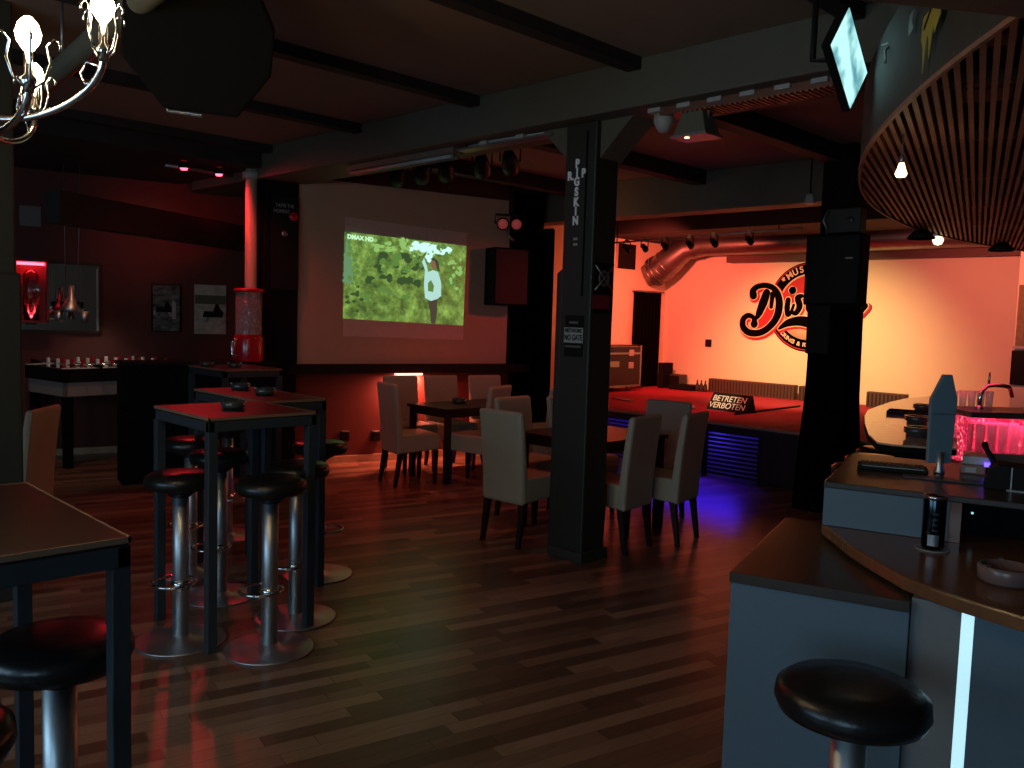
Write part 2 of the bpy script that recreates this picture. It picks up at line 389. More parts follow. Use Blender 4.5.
# ceiling joists and main beams
for i, x in enumerate((-6.05, -4.62, -3.22, -1.9, -7.5)):
    struct(MB().box(x-0.05, x+0.05, -3.4, 4.12, 3.07, 3.14).build('trim_%d' % (i+1), M['ceildark']))
mb = MB().box(-9.2, 2.9, 4.12, 4.62, 2.86, 3.14)
struct(mb.build('trim_6', M['beam'], bevel=0.01))
for i, x in enumerate((-6.6, -5.0, -3.4, -1.8)):
    struct(MB().box(x-0.07, x+0.07, 4.62, 7.55, 3.0, 3.14).build('trim_%d' % (i+7), M['ceildark']))
struct(MB().box(-8.1, 2.9, 7.55, 7.85, 2.74, 3.14).build('trim_11', M['beam'], bevel=0.01))
struct(MB().box(-12.0, -7.65, -3.4, 4.10, 2.95, 3.14).build('trim_15', M['ceildark']))
# low lintel in the alcove
p1 = pz(60, 190, 2.5); p2 = pz(262, 229, 2.5); d = (p2-p1).normalized(); n = Vector((d.y, -d.x, 0))
if n.dot(-p1) < 0: n = -n
a = [p1, p2, p2-n*0.16, p1-n*0.16]
t = MB().hexa([q-Vector((0,0,0.26)) for q in a]+[q for q in a]).build('trim_12', M['ceildark'])
struct(t)

# ------------------------------------------------------------------ centre post
t = thing('post', 'dark painted wooden post in the middle of the room carrying handwritten white letters', 'post', (-3.72, 4.40, 0))
MB().box(-0.13, 0.13, -0.16, 0.07, 0.0, 2.86).build('shaft', M['postpaint'], t, bevel=0.01)
MB().box(-0.15, 0.15, -0.18, 0.09, 0.0, 0.07).build('foot', M['blackgrey'], t, bevel=0.005)
MB().hexa([(-0.175, -0.155, 0), (-0.128, -0.155, 0), (-0.128, 0.1, 0), (-0.175, 0.1, 0), (-0.175, -0.155, 1.90), (-0.128, -0.155, 1.93), (-0.128, 0.1, 1.93), (-0.175, 0.1, 1.90)]).build('side_board', M['postpaint'], t, bevel=0.004)
MB().box(0.050, 0.062, -0.166, -0.158, 1.75, 2.8).build('groove_batten', M['matte'], t)
for sx in (-1, 1):
    MB().prism([(sx*0.12, -0.12, 2.62), (sx*0.12, -0.12, 2.86), (sx*0.38, -0.12, 2.86)], (0, 0.22, 0)).build('brace', M['beam'], t)
fx, fz = Vector((1,0,0)), Vector((0,0,1))
txt = [('P', 0, 2.60), ('I', 0, 2.545), ('G', 0, 2.485), ('S', 0, 2.42), ('K', 0, 2.355), ('I', 0, 2.295), ('N', 0, 2.235), ('R.', -0.055, 2.525), ('P', 0.055, 2.535)]
mb_ = []
for s, dx, z in txt:
    text('painted_letter', s, 0.074, mat('letter_paint', (0.95, 0.95, 0.90), 0.7), basis((-0.020+dx, -0.1665, z), fx, fz), t, 0.0015, bold=0.004, squash=0.85)
for z in (2.12, 2.085):
    MB().box(-0.035, 0.0, -0.164, -0.1605, z-0.008, z+0.008).build('painted_mark', M['offwhite'], t)
t = thing('notice_poster', 'small black and white notice on the left face of the centre post', 'poster', (-3.715, 4.233, 1.50))
MB().box(-0.082, 0.075, 0.0, 0.006, -0.145, 0.125).build('backing', M['ink'], t)
MB().box(-0.086, 0.078, -0.003, 0.0, -0.055, 0.045).build('white_panel', M['offwhite'], t)
text('print', 'NETWORK', 0.036, M['ink'], basis((-0.004, -0.0045, 0.024), fx, fz), t, 0.001, bold=0.001, squash=0.82)
text('print', 'NO GATE', 0.052, M['ink'], basis((-0.004, -0.0045, -0.022), fx, fz), t, 0.001, bold=0.001, squash=0.68)
MB().box(-0.045, 0.03, -0.002, 0.0, 0.07, 0.085).build('print', M['dullmetal'], t)
MB().box(-0.075, 0.06, -0.002, 0.0, -0.085, -0.072).build('print', M['dullmetal'], t)
t = thing('band_poster', 'dark poster with grey emblem on the right face of the centre post', 'poster', (-3.586, 4.36, 1.81))
MB().box(-0.004, 0.0, -0.10, 0.10, -0.17, 0.16).build('sheet', M['ink'], t)
MB().lathe([(0.035, 0), (0.055, 0), (0.055, 0.002), (0.035, 0.002), (0.035, 0)], 24, M4=basis((0, 0, 0.06), (0,1,0), (0,0,1))).build('emblem', M['dullmetal'], t)
for sg in (-1, 1):
    MB().tube([(0.002, -0.09, 0.06-sg*0.08), (0.002, 0.09, 0.06+sg*0.08)], 0.006, 6).build('emblem', M['dullmetal'], t)
MB().box(0.0, 0.002, -0.11, 0.07, -0.14, -0.05).build('red_print', mat('poster_red', (0.20, 0.01, 0.03), 0.6), t)
# left foreground post
pl = pd(-14, 480, 4.6)
t = thing('post', 'dark post cut by the left edge of the picture', 'post', (pl.x, pl.y, 0), R(0))
MB().box(-0.13, 0.105, -0.13, 0.13, 0.0, 3.14).build('shaft', M['postpaint'], t, bevel=0.01)
MB().box(-0.145, 0.145, -0.145, 0.145, 0.0, 1.75).build('cladding', M['postpaint'], t, bevel=0.01)

# ------------------------------------------------------------------ projection screen
def wpt(x, y, off=0.0): return pv(x, y, W0+WN*off, WN)
t = thing('projection_screen', 'large beige projection screen hung on the red wall above the dining chairs', 'projection screen', W0+WN*0.06)
def loc(p): return p - (W0+WN*0.06)
sa, sb = 4.6-5.0, 7.05-5.0
SL = -0.44; SR = 2.04
mb = MB(); a = [along(W0, SL, 0.10), along(W0, SR, 0.10), along(W0, SR, 0.04), along(W0, SL, 0.04)]
mb.hexa([loc(q)+Vector((0,0,1.06)) for q in a]+[loc(q)+Vector((0,0,2.93)) for q in a]); mb.build('cloth', M['screen'], t)
# keystoned projector light: field painted as paler cloth, picture as emission
def flat(pts, off, m, name, par, base): 
    mb = MB(); mb.prism([wpt(x, y, off)-base for x, y in pts], WN*0.002); return mb.build(name, m, par)
base = W0+WN*0.06
flat([(345, 217), (467, 233), (463, 340), (343, 336)], 0.101, mat('painted_light_field', (0.60, 0.42, 0.34), 0.9), 'light_field', t, base)
pic = flat([(344.5, 231.5), (466.5, 246), (463, 325.5), (343, 318.5)], 0.104, M['jungle'], 'projected_picture', t, base)
def pp(pts, m, name, o=0.107): return flat(pts, o, m, name, pic, base)
def blob(cx, cy, rx, ry, n=18, j=0.18):
    return [(cx+rx*(1+random.uniform(-j, j))*math.cos(2*PI*k/n), cy+ry*(1+random.uniform(-j, j))*math.sin(2*PI*k/n)) for k in range(n)]
def scatter(name, specs, off):
    mb = MB(); ms = []
    for mi, (m_, items) in enumerate(specs):
        ms.append(m_)
        for k_i, (cx_, cy_, rx_, ry_) in enumerate(items):
            mb.quad([wpt(x, y, off+0.0006*(k_i % 6)+0.004*mi)-base for x, y in blob(cx_, cy_, rx_, ry_, 14, 0.30)], mi)
    return mb.build(name, ms, pic)
M['p_dk'] = emis('projected_shade', (0.035, 0.075, 0.022)); M['p_mid'] = emis('projected_mid', (0.10, 0.22, 0.045)); M['p_lt'] = emis('projected_light', (0.26, 0.50, 0.13))
rr2 = random.Random(3)
dk = [(rr2.uniform(366, 425), rr2.uniform(254, 284), rr2.uniform(2, 5), rr2.uniform(2, 4)) for _ in range(26)]+[(rr2.uniform(347, 362), rr2.uniform(286, 312), rr2.uniform(1.5, 3), 1.6) for _ in range(12)]
md = [(rr2.uniform(366, 460), rr2.uniform(246, 300), rr2.uniform(1.5, 4), rr2.uniform(1.5, 3.5)) for _ in range(30)]
lt = [(rr2.uniform(372, 412), rr2.uniform(238, 252), rr2.uniform(1.5, 4), rr2.uniform(1, 2.5)) for _ in range(22)]+[(rr2.uniform(446, 462), rr2.uniform(254, 290), rr2.uniform(1, 2.5), rr2.uniform(1, 2.5)) for _ in range(14)]
scatter('picture_foliage', [(M['p_dk'], dk), (M['p_mid'], md), (M['p_lt'], lt)], 0.1065)
scatter('picture_tree_trunk', [(M['p_trunk'], [(348, 244+6*k, 3.2+k*0.35, 4.5) for k in range(7)]), (M['p_mid'], [(352+rr2.uniform(-5, 6), 242+6*k, 2.0, 2.5) for k in range(8)])], 0.1075)
sky = [(416, 246, 5, 4.5), (424, 248, 6, 5), (433, 250, 6, 5), (441, 250, 6, 4.5), (448, 250, 4, 3.5), (429, 257, 3.5, 5), (411, 249, 3, 2.5), (425, 244.5, 6, 2), (438, 246, 7, 1.6)]
scatter('picture_bright_sky', [(M['p_sky'], sky), (M['p_lt'], [(rr2.uniform(410, 452), rr2.uniform(251, 257), 1.2, 1.2) for _ in range(12)])], 0.1085)
pp([(424, 258), (427, 266), (428, 272), (433, 270), (438, 272), (441, 282), (441, 296), (437, 299), (431, 301), (425, 298), (424, 284), (425, 270), (422, 262)], M['p_shirt'], 'picture_person_shirt', 0.1185)
pp(blob(433.5, 265, 2.4, 4, 12, 0.02), M['p_skin'], 'picture_person_head', 0.121)
pp([(430, 259), (434, 257.5), (438, 261), (440, 272), (437, 270), (435, 261)], M['p_dark'], 'picture_person_hair', 0.1235)
pp([(428, 283), (431, 280), (434, 286), (433, 292), (428, 291)], M['p_mid'], 'picture_shirt_print', 0.121)
pp([(428, 301), (437, 299), (437, 312), (435, 324), (431, 323), (430, 312)], M['p_dark'], 'picture_person_legs', 0.1175)
e1 = (wpt(380, 240)-wpt(350, 236)).normalized()
text('picture_text', 'DMAX HD', 0.062, M['p_text'], basis(wpt(360.5, 238.2, 0.122)-base, e1, (0,0,1)), pic, 0.001, bold=0.003)
# black ledge below the screen, with the lamp under it
t = thing('wall_ledge', 'long black ledge under the projection screen', 'ledge', W0)
mb = MB(); a = [along(W0, -0.55, 0.16)-W0, along(W0, 2.35, 0.16)-W0, along(W0, 2.35, 0.0)-W0, along(W0, -0.55, 0.0)-W0]
mb.hexa([q+Vector((0,0,0.96)) for q in a]+[q+Vector((0,0,1.055)) for q in a]); mb.build('board', M['black'], t, bevel=0.006)
lp = along(W0, 0.82, 0.06, 0.945)
t = thing('wall_lamp', 'small glowing lamp under the black ledge behind the dining chairs', 'lamp', lp)
MB().hexa([(-WN*0.04-WB*0.15)+Vector((0,0,-.012)), (WN*0.04-WB*0.15)+Vector((0,0,-.012)), (WN*0.04+WB*0.15)+Vector((0,0,-.012)), (-WN*0.04+WB*0.15)+Vector((0,0,-.012)),
           (-WN*0.04-WB*0.15)+Vector((0,0,.015)), (WN*0.04-WB*0.15)+Vector((0,0,.015)), (WN*0.04+WB*0.15)+Vector((0,0,.015)), (-WN*0.04+WB*0.15)+Vector((0,0,.015))]).build('glowing_tube', emis('warm_tube', (1.0, 0.36, 0.18), 4), t)
area('ledge_light', lp-Vector((0,0,0.03)), lp-Vector((0,0,1))-WN*0.25, 0.3, 34, (1.0, 0.20, 0.12), 0.06)
# sockets in the red wall
for px, lab in ((345, 'black double wall socket low on the red wall, left one of the pair'), (376, 'silver-topped wall socket low on the red wall beside the first cream chair')):
    p = wpt(px, 436, 0.03)
    t = thing('wall_socket', lab, 'socket', p, math.atan2(WB.y, WB.x))
    MB().box(-0.045, 0.045, -0.018, 0.03, -0.055, 0.045).build('housing', M['black'], t, bevel=0.005)
    MB().box(-0.04, 0.04, -0.02, 0.025, 0.045, 0.055).build('lid', M['dullmetal'], t)
# dark pillar with poster at the left end of the screen
c = along(W0, -0.62, 0.0)
t = thing('pillar', 'black pillar at the left end of the projection screen', 'pillar', (c.x, c.y, 0), math.atan2(WB.y, WB.x))
MB().box(-0.17, 0.16, -0.14, 0.12, 0, 3.14).build('shaft', M['matte'], t, bevel=0.008)
t = thing('beer_poster', 'tall dark poster with white lettering and a red dot on the black pillar', 'poster', along(W0, -0.60, 0.15, 2.35), math.atan2(WB.y, WB.x))
MB().box(-0.13, 0.14, -0.012, 0.0, -0.55, 0.35).build('sheet', M['ink'], t)
text('lettering', 'TASTE THE', 0.05, M['offwhite'], basis((0.0, -0.014, 0.27), (1,0,0), (0,0,1)), t, 0.001, squash=0.75)
text('lettering', 'MOMENT', 0.05, M['offwhite'], basis((-0.03, -0.014, 0.215), (1,0,0), (0,0,1)), t, 0.001, squash=0.75)
MB().lathe([(0, 0), (0.045, 0), (0.045, 0.003), (0, 0.003)], 20, M4=basis((0.09, -0.012, 0.175), (1,0,0), (0,0,1))).build('red_dot', M['redplastic'], t)
MB().lathe([(0, 0), (0.03, 0), (0.03, 0.002), (0, 0.002)], 16, M4=basis((0.0, -0.012, 0.0), (1,0,0), (0,0,1))).build('emblem', M['dullmetal'], t)

# black half-height partition, in line with the screen wall
pa = pz(122, 485, 0); 
t = thing('partition', 'black waist-high partition between the alcove and the bistro tables', 'partition', (pa.x, pa.y, 0), math.atan2(WB.y, WB.x))
L_ = (along(W0, -0.8)-pa).length
MB().box(0, L_, -0.02, 0.30, 0, 1.07).build('body', M['matte'], t)
MB().box(-0.02, L_, -0.03, 0.32, 1.07, 1.10).build('cap_board', M['black'], t, bevel=0.004)

# red sweet dispenser on the partition
gp = pz(246, 361, 1.10)+Vector((0.05, 0.0, 0)); gp.z = 1.10
t = thing('gumball_machine', 'red sweet dispenser with clear barrel standing on the black partition', 'vending machine', gp)
MB().lathe([(0, 0), (0.135, 0), (0.14, 0.02), (0.14, 0.22), (0.125, 0.26), (0, 0.26)], 32).build('base', M['redplastic'], t)
MB().lathe([(0.125, 0.26), (0.125, 0.66), (0.118, 0.66), (0.118, 0.27), (0.125, 0.26)], 32).build('clear_barrel', M['barrel'], t)
MB().lathe([(0, 0.66), (0.14, 0.66), (0.14, 0.685), (0.12, 0.695), (0, 0.70)], 32).build('lid', M['redplastic'], t)
MB().tube([(0.0, 0, 0.26), (0, 0, 0.66)], 0.012).build('rod', M['chrome'], t)
mb = MB()
for k in range(110):
    r_ = random.uniform(0.03, 0.105); a_ = random.uniform(0, 6.28); z_ = 0.285+random.random()*0.34
    mb.lathe([(0, -0.014), (0.013, -0.008), (0.016, 0), (0.013, 0.008), (0, 0.014)], 8, (r_*math.cos(a_), r_*math.sin(a_), z_), mi=k % 2)
o = mb.build('capsules', [M['offwhite'], M['redplastic']], t)
o['kind'] = 'stuff'
dv = (-gp).normalized(); dv.z = 0; sd = Vector((-dv.y, dv.x, 0))
MB().tube([dv*0.13-sd*0.10+Vector((0,0,0.05)), dv*0.12-sd*0.15+Vector((0,0,0.07)), dv*0.12-sd*0.15+Vector((0,0,0.19)), dv*0.12-sd*0.10+Vector((0,0,0.22))], 0.012).build('handle', M['chrome'], t)
# pipe behind it
pp_ = gp + (-dv)*0.24 + Vector((0.0, 0.02, 0))
t = thing('pipe', 'red-lit vertical pipe rising behind the red sweet dispenser', 'pipe', (pp_.x, pp_.y, 0))
MB().lathe([(0, 0), (0.058, 0), (0.058, 2.95), (0, 2.95)], 24).build('tube', M['cream'], t)
MB().lathe([(0.058, 2.86), (0.085, 2.86), (0.09, 2.92), (0.058, 2.92)], 24).build('collar', M['offwhite'], t)
spot('pipe_red', (pp_.x+0.45, pp_.y-0.75, 2.85), (pp_.x, pp_.y, 2.0), 30, (1.0, 0.07, 0.04), 60, 1.0)
# red ceiling spots on a rail
ra = pz(165, 165, 2.93); rb = pz(247, 178, 2.93)
t = thing('spotlight_rail', 'metal rail carrying two small red ceiling spots near the alcove', 'light', ra)
MB().tube([(0,0,0), rb-ra], 0.018).build('rail', M['dullmetal'], t)
MB().tube([(rb-ra)*0.05, (rb-ra)*0.05+Vector((0,0,0.02))], 0.008).build('hanger', M['black'], t)
MB().tube([(rb-ra)*0.95, (rb-ra)*0.95+Vector((0,0,0.02))], 0.008).build('hanger', M['black'], t)
for k, px in enumerate((184, 219)):
    q = pz(px, 168.5+(px-184)*0.17, 2.88)
    t = thing('red_spotlight', 'glowing red ceiling spot, %s one of the two on the rail' % ('left' if k == 0 else 'right'), 'light', q, 0, 'red spots on the rail')
    MB().lathe([(0.02, 0.05), (0.045, 0.045), (0.05, 0.0), (0.043, 0.0), (0.02, 0.04)], 20).build('housing', M['black'], t)
    MB().lathe([(0, -0.02), (0.028, -0.012), (0.035, 0.004), (0, 0.006)], 20).build('lamp', M['redglow'], t)
    spot('red_spot_light', q+Vector((0,0,-0.05)), q+Vector((0.9, -0.2 + 0.5*k, -0.9)), 24, (1.0, 0.03, 0.04), 110, 1.0)
    spot('red_wall_light', q+Vector((-0.02,0,-0.05)), q+Vector((-1.2, 0.3, -0.35)), 7, (1.0, 0.02, 0.03), 75, 1.0)
spot('alcove_fill', (-8.9, 3.6, 2.95), (-9.5, 3.9, 0.6), 8, (1.0, 0.50, 0.36), 140, 1.0)
spot('alcove_left', (-7.9, 2.2, 2.8), (-9.2, 2.5, 0.2), 26, (1.0, 0.42, 0.22), 75, 1.0)

# pictures, mirror and notice on the alcove wall
AW = Vector((-9.7, 3.0, 0))
def awp(x, y, off=0.02): return pv(x, y, AW+WN*off, WN)
def framed(name, label, cat, px0, py0, px1, py1, m, fm, fw=0.02):
    a = awp(px0, (py0+py1)/2); b = awp(px1, (py0+py1)/2); zc0 = awp((px0+px1)/2, py1).z; zc1 = awp((px0+px1)/2, py0).z
    wd = (b-a).dot(WB); o = (a+b)/2; o.z = (zc0+zc1)/2; h = zc1-zc0
    t = thing(name, label, cat, o, math.atan2(WB.y, WB.x))
    MB().box(-wd/2, wd/2, -0.002, 0.018, -h/2, h/2).build('board', m, t)
    if fw:
        q = MB()
        for a_ in ((-wd/2-fw, wd/2+fw, h/2, h/2+fw), (-wd/2-fw, wd/2+fw, -h/2-fw, -h/2), (-wd/2-fw, -wd/2, -h/2, h/2), (wd/2, wd/2+fw, -h/2, h/2)):
            q.box(a_[0], a_[1], -0.012, 0.02, a_[2], a_[3])
        q.build('frame', fm, t)
    return t, wd, h
def car(t, s, m1, m2, x0=0.0, z0=0.0):
    for wx in (-0.085, 0.09):
        MB().lathe([(0.018*s, -0.004), (0.042*s, -0.004), (0.042*s, 0.0), (0.018*s, 0.0)], 20, M4=basis((x0+wx*s, -0.004, z0-0.06*s), (1,0,0), (0,0,1))).build('printed_wheel', m2, t)
    MB().prism([(x0-0.10*s, -0.004, z0-0.05*s), (x0+0.09*s, -0.004, z0-0.05*s), (x0+0.10*s, -0.004, z0), (x0+0.07*s, -0.004, z0+0.03*s), (x0+0.05*s, -0.004, z0+0.08*s), (x0+0.02*s, -0.004, z0+0.08*s), (x0+0.0*s, -0.004, z0+0.01*s), (x0-0.09*s, -0.004, z0+0.01*s)], (0, -0.002, 0)).build('printed_car', m1, t)
t, wd, h = framed('car_picture', 'dark vintage photograph of an old car, left of two on the alcove wall', 'picture', 152.5, 285, 179.5, 331, M['photo_dark'], M['ink'], 0.01)
car(t, 0.9, M['ink'], M['dullmetal'], -0.02, 0.0)
MB().prism([(0.06, -0.004, -0.12), (0.10, -0.004, -0.12), (0.10, -0.004, 0.06), (0.07, -0.004, 0.09), (0.06, -0.004, 0.04)], (0, -0.002, 0)).build('printed_figure', M['offwhite'], t)
t, wd, h = framed('car_picture', 'pale vintage photograph of an open racing car, right of two on the alcove wall', 'picture', 194.5, 285, 226, 334, M['photo_light'], M['ink'], 0.0)
MB().box(-wd/2+.005, wd/2-.005, -0.003, -0.001, 0.06, 0.16).build('printed_trees', mat('print_trees', (0.07, 0.08, 0.05), 0.6, var=0.4, scale=40), t)
car(t, 1.15, M['ink'], M['offwhite'], 0.03, -0.03)
t, wd, h = framed('wall_mirror', 'wide wall mirror in the alcove reflecting red light', 'mirror', 20, 264, 98.5, 330, M['mirror'], M['darkwood'], 0.025)
MB().box(wd/2-0.02, wd/2, -0.008, 0.0, -h/2, h/2-0.03).build('bright_edge', M['dullmetal'], t)
framed('wall_notice', 'pale printed notice high on the alcove wall', 'notice', 19.5, 206, 41, 226, M['notice'], M['ink'], 0.0)
# red glowing cabinet seen at the far left of the mirror
q = awp(31, 290, 0.22)
t = thing('display_cabinet', 'red-lit glass display cabinet at the left end of the alcove mirror', 'cabinet', q, math.atan2(WB.y, WB.x))
mb = MB()
for x_ in (-0.15, 0.13): mb.box(x_, x_+0.02, -0.10, 0.10, -0.33, 0.30)
mb.box(-0.15, 0.15, -0.10, 0.10, 0.28, 0.30); mb.box(-0.15, 0.15, -0.10, 0.10, -0.33, -0.31); mb.box(-0.15, 0.15, 0.09, 0.10, -0.33, 0.3)
mb.build('body', mat('cabinet_red', (0.14, 0.010, 0.014), 0.5), t)
MB().lathe([(0, -0.3), (0.07, -0.3), (0.07, 0.15), (0.03, 0.2), (0, 0.2)], 20).build('glass_cylinder', M['glass'], t)
MB().box(-0.12, 0.12, -0.03, 0.03, 0.25, 0.275).build('red_light_bar', M['redglow'], t)
MB().box(-0.05, 0.05, 0.02, 0.12, -0.345, -0.33).build('bracket', M['black'], t)

# pendant over the football table
q = pd(72, 316, 8.4)
t = thing('pendant_lamp', 'chrome bell-shaped pendant with two side lamps over the football table', 'lamp', q)
k_ = 1.0
MB().lathe([(0, 0.30), (0.025, 0.29), (0.03, 0.20), (0.06, 0.14), (0.10, 0.08), (0.105, 0.04), (0.095, 0.04), (0, 0.12)], 28).build('bell_shade', M['steel'], t)
rt = Vector((CX.x, CX.y, 0)).normalized()
for sg in (-1, 1):
    MB().lathe([(0, -0.06), (0.038, -0.06), (0.038, 0.05), (0, 0.05)], 20, tuple(rt*0.125*sg)).build('side_lamp', M['steel'], t)
    MB().tube([rt*0.125*sg+Vector((0,0,0.04)), rt*0.07*sg+Vector((0,0,0.10))], 0.008).build('arm', M['chrome'], t)
MB().tube([rt*-0.06+Vector((0,0,0.15)), rt*-0.07+Vector((0,0,3.14-q.z))], 0.004, 6).build('cord', M['dullmetal'], t)
MB().tube([rt*0.06+Vector((0,0,0.15)), rt*0.09+Vector((0,0,3.14-q.z))], 0.004, 6).build('cord', M['dullmetal'], t)
MB().box(-0.10, 0.10, -0.03, 0.03, 0.09, 0.14, Matrix.Rotation(math.atan2(rt.y, rt.x), 4, 'Z')).build('crossbar', M['black'], t)

# football (foosball) table in the alcove
FK = Vector((-8.80, 2.72, 0)); fang = math.atan2(0.99, -0.15)       # long side runs along local x
fex = Vector((math.cos(fang), math.sin(fang), 0)); fey = Vector((-fex.y, fex.x, 0))
fa = FK+fex*0.64+fey*0.42
t = thing('football_table', 'table football game with pale side panel and rods in the alcove', 'game table', (fa.x, fa.y, 0.0), fang)
FZ = 0.08
MB().box(-0.60, 0.60, -0.34, 0.34, 0.70, 0.74).build('bed', mat('game_bed', (0.45, 0.55, 0.42), 0.5), t)
q = MB()
q.box(-0.64, 0.64, -0.38, -0.34, 0.70, 0.94); q.box(-0.64, 0.64, 0.34, 0.38, 0.70, 0.94); q.box(-0.64, -0.60, -0.38, 0.38, 0.70, 0.94); q.box(0.60, 0.64, -0.38, 0.38, 0.70, 0.94)
q.build('side_panel', mat('game_panel', (0.30, 0.27, 0.24), 0.6), t, bevel=0.006)
q = MB(); q.box(-0.66, 0.66, -0.40, -0.33, 0.84, 0.97); q.box(-0.66, 0.66, 0.33, 0.40, 0.84, 0.97); q.box(-0.66, -0.59, -0.40, 0.40, 0.84, 0.97); q.box(0.59, 0.66, -0.40, 0.40, 0.84, 0.97)
q.build('top_rail', M['ink'], t, bevel=0.005)
q = MB(); q.box(-0.655, 0.655, -0.395, -0.345, 0.972, 0.978); q.box(-0.655, 0.655, 0.345, 0.395, 0.972, 0.978)
q.build('white_rail_cap', M['white'], t)
for k in range(8):
    x_ = -0.52+k*0.149
    r_ = MB().tube([(x_, -0.56, 1.0), (x_, 0.56, 1.0)], 0.008, 8).build('rod', M['chrome'], t)
    y_ = -0.56 if k % 2 else 0.44
    MB().tube([(x_, y_, 1.0), (x_, y_+0.12, 1.0)], 0.018, 10).build('grip', M['black'], r_)
    for j in range(3):
        MB().box(x_-0.012, x_+0.012, -0.2+j*0.2-0.016, -0.2+j*0.2+0.016, 0.93, 1.05).build('player_figure', M['redplastic'] if k % 2 else M['white'], r_, bevel=0.004)
for sx in (-1, 1):
    for sy in (-1, 1):
        x_, y_ = sx*0.59, sy*0.33
        MB().hexa([(x_-0.035, y_-0.035, 0.0), (x_+0.035, y_-0.035, 0.0), (x_+0.035, y_+0.035, 0.0), (x_-0.035, y_+0.035, 0.0), (x_-0.04, y_-0.04, 0.7), (x_+0.04, y_-0.04, 0.7), (x_+0.04, y_+0.04, 0.7), (x_-0.04, y_+0.04, 0.7)]).build('leg', M['matte'], t)
spot('game_lamp', (fa.x, fa.y-0.1, 1.75), (fa.x, fa.y-0.1, 0.9), 9.0, (1.0, 0.85, 0.7), 90, 0.8)

# ------------------------------------------------------------------ bistro tables
def bistro(label, x0, x1, y0, y1, z=1.10, leg=0.045, grp='tall square bistro tables'):
    cx, cy = (x0+x1)/2, (y0+y1)/2; hx, hy = (x1-x0)/2, (y1-y0)/2
    t = thing('bistro_table', label, 'table', (cx, cy, 0), 0, grp)
    MB().box(-hx+0.004, hx-0.004, -hy+0.004, hy-0.004, z-0.018, z).build('tabletop', M['tabletop'], t)
    q = MB()
    for a_ in ((-hx, hx, -hy, -hy+0.006), (-hx, hx, hy-0.006, hy), (-hx, -hx+0.006, -hy, hy), (hx-0.006, hx, -hy, hy)): q.box(*a_, z-0.012, z+0.001)
    q.build('light_edging', M['trim'], t)
    q = MB()
    for a_ in ((-hx, hx, -hy, -hy+0.03), (-hx, hx, hy-0.03, hy), (-hx, -hx+0.03, -hy, hy), (hx-0.03, hx, -hy, hy)): q.box(*a_, z-0.065, z-0.018)
    q.build('apron_frame', M['frame'], t, bevel=0.003)
    for sx in (-1, 1):
        for sy in (-1, 1):
            a_, b_ = sx*(hx-leg/2), sy*(hy-leg/2)
            MB().box(a_-leg/2, a_+leg/2, b_-leg/2, b_+leg/2, 0, z-0.065).build('leg', M['frame'], t, bevel=0.003)
    return t
bistro('near dark bistro table cut by the left picture edge', -2.62, -1.87, -0.05, 0.705, leg=0.04)
bistro('dark bistro table in the middle group, the closer one with stools around it', -4.32, -3.70, 1.74, 2.30)
bistro('dark bistro table directly behind the closer middle one', -5.12, -4.24, 2.31, 2.70)
bistro('furthest dark bistro table, in front of the black partition', -7.25, -6.58, 3.22, 3.75)

def ashtray(label, p, sc=1.0, m='smoke'):
    t = thing('ashtray', label, 'ashtray', p, random.random(), 'dark ashtrays on the bistro tables')
    t.scale = (sc*0.9, sc*0.9, sc*0.8)
    q = MB().lathe([(0, 0), (0.055, 0), (0.065, 0.012), (0.068, 0.045), (0.055, 0.046), (0.048, 0.014), (0, 0.012)], 20)
    q.build('bowl', M[m], t)
    for k in range(4): MB().box(-0.008, 0.008, 0.054, 0.069, 0.044, 0.050, Matrix.Rotation(k*PI/2, 4, 'Z')).build('cigarette_rest', M[m], t)
    return t
ashtray('dark ashtray on the closer middle bistro table', pz(233, 408, 1.103))
ashtray('dark ashtray on the left of the table behind the closer one', pz(240, 389, 1.103))
ashtray('dark flat ashtray on the right of the table behind the closer one', pz(265, 394, 1.103))
ashtray('dark ashtray on the left of the furthest bistro table', pz(207, 366, 1.103), 1.0)
ashtray('dark ashtray on the right of the furthest bistro table', pz(235, 367, 1.103), 1.0)

# ------------------------------------------------------------------ bar stools
def make_stool():
    t = thing('bar_stool', '', 'stool', (0,0,0), 0, 'round black bar stools')
    MB().lathe([(0, 0.745), (0.12, 0.745), (0.155, 0.752), (0.165, 0.775), (0.161, 0.800), (0.140, 0.816), (0.08, 0.823), (0, 0.825)], 48).build('seat', M['leather'], t)
    MB().lathe([(0, 0.0), (0.205, 0.0), (0.21, 0.006), (0.20, 0.008), (0.06, 0.011), (0.045, 0.03), (0, 0.03)], 48).build('base_plate', M['steel'], t)
    MB().lathe([(0, 0.02), (0.038, 0.02), (0.038, 0.735), (0, 0.735)], 32).build('pole', M['steel'], t)
    q = MB(); n = 28
    pts = [(0.10*math.cos(2*PI*k/n)+0.045, 0.10*math.sin(2*PI*k/n), 0.28) for k in range(n+1)]
    q.tube(pts, 0.008, 8, cap=False); q.build('foot_ring', M['chrome'], t)
    MB().lathe([(0.038, 0.26), (0.044, 0.26), (0.044, 0.30), (0.038, 0.30)], 24).build('collar', M['chrome'], t)
    MB().lathe([(0.038, 0.70), (0.07, 0.725), (0.12, 0.745), (0.038, 0.745)], 24).build('seat_mount', M['black'], t)
    return t
st = make_stool()
st['label'] = 'black bar stool at the front left of the closer middle table'; st.location = (-3.95, 1.72, 0)
st.rotation_euler = (0, 0, R(200))
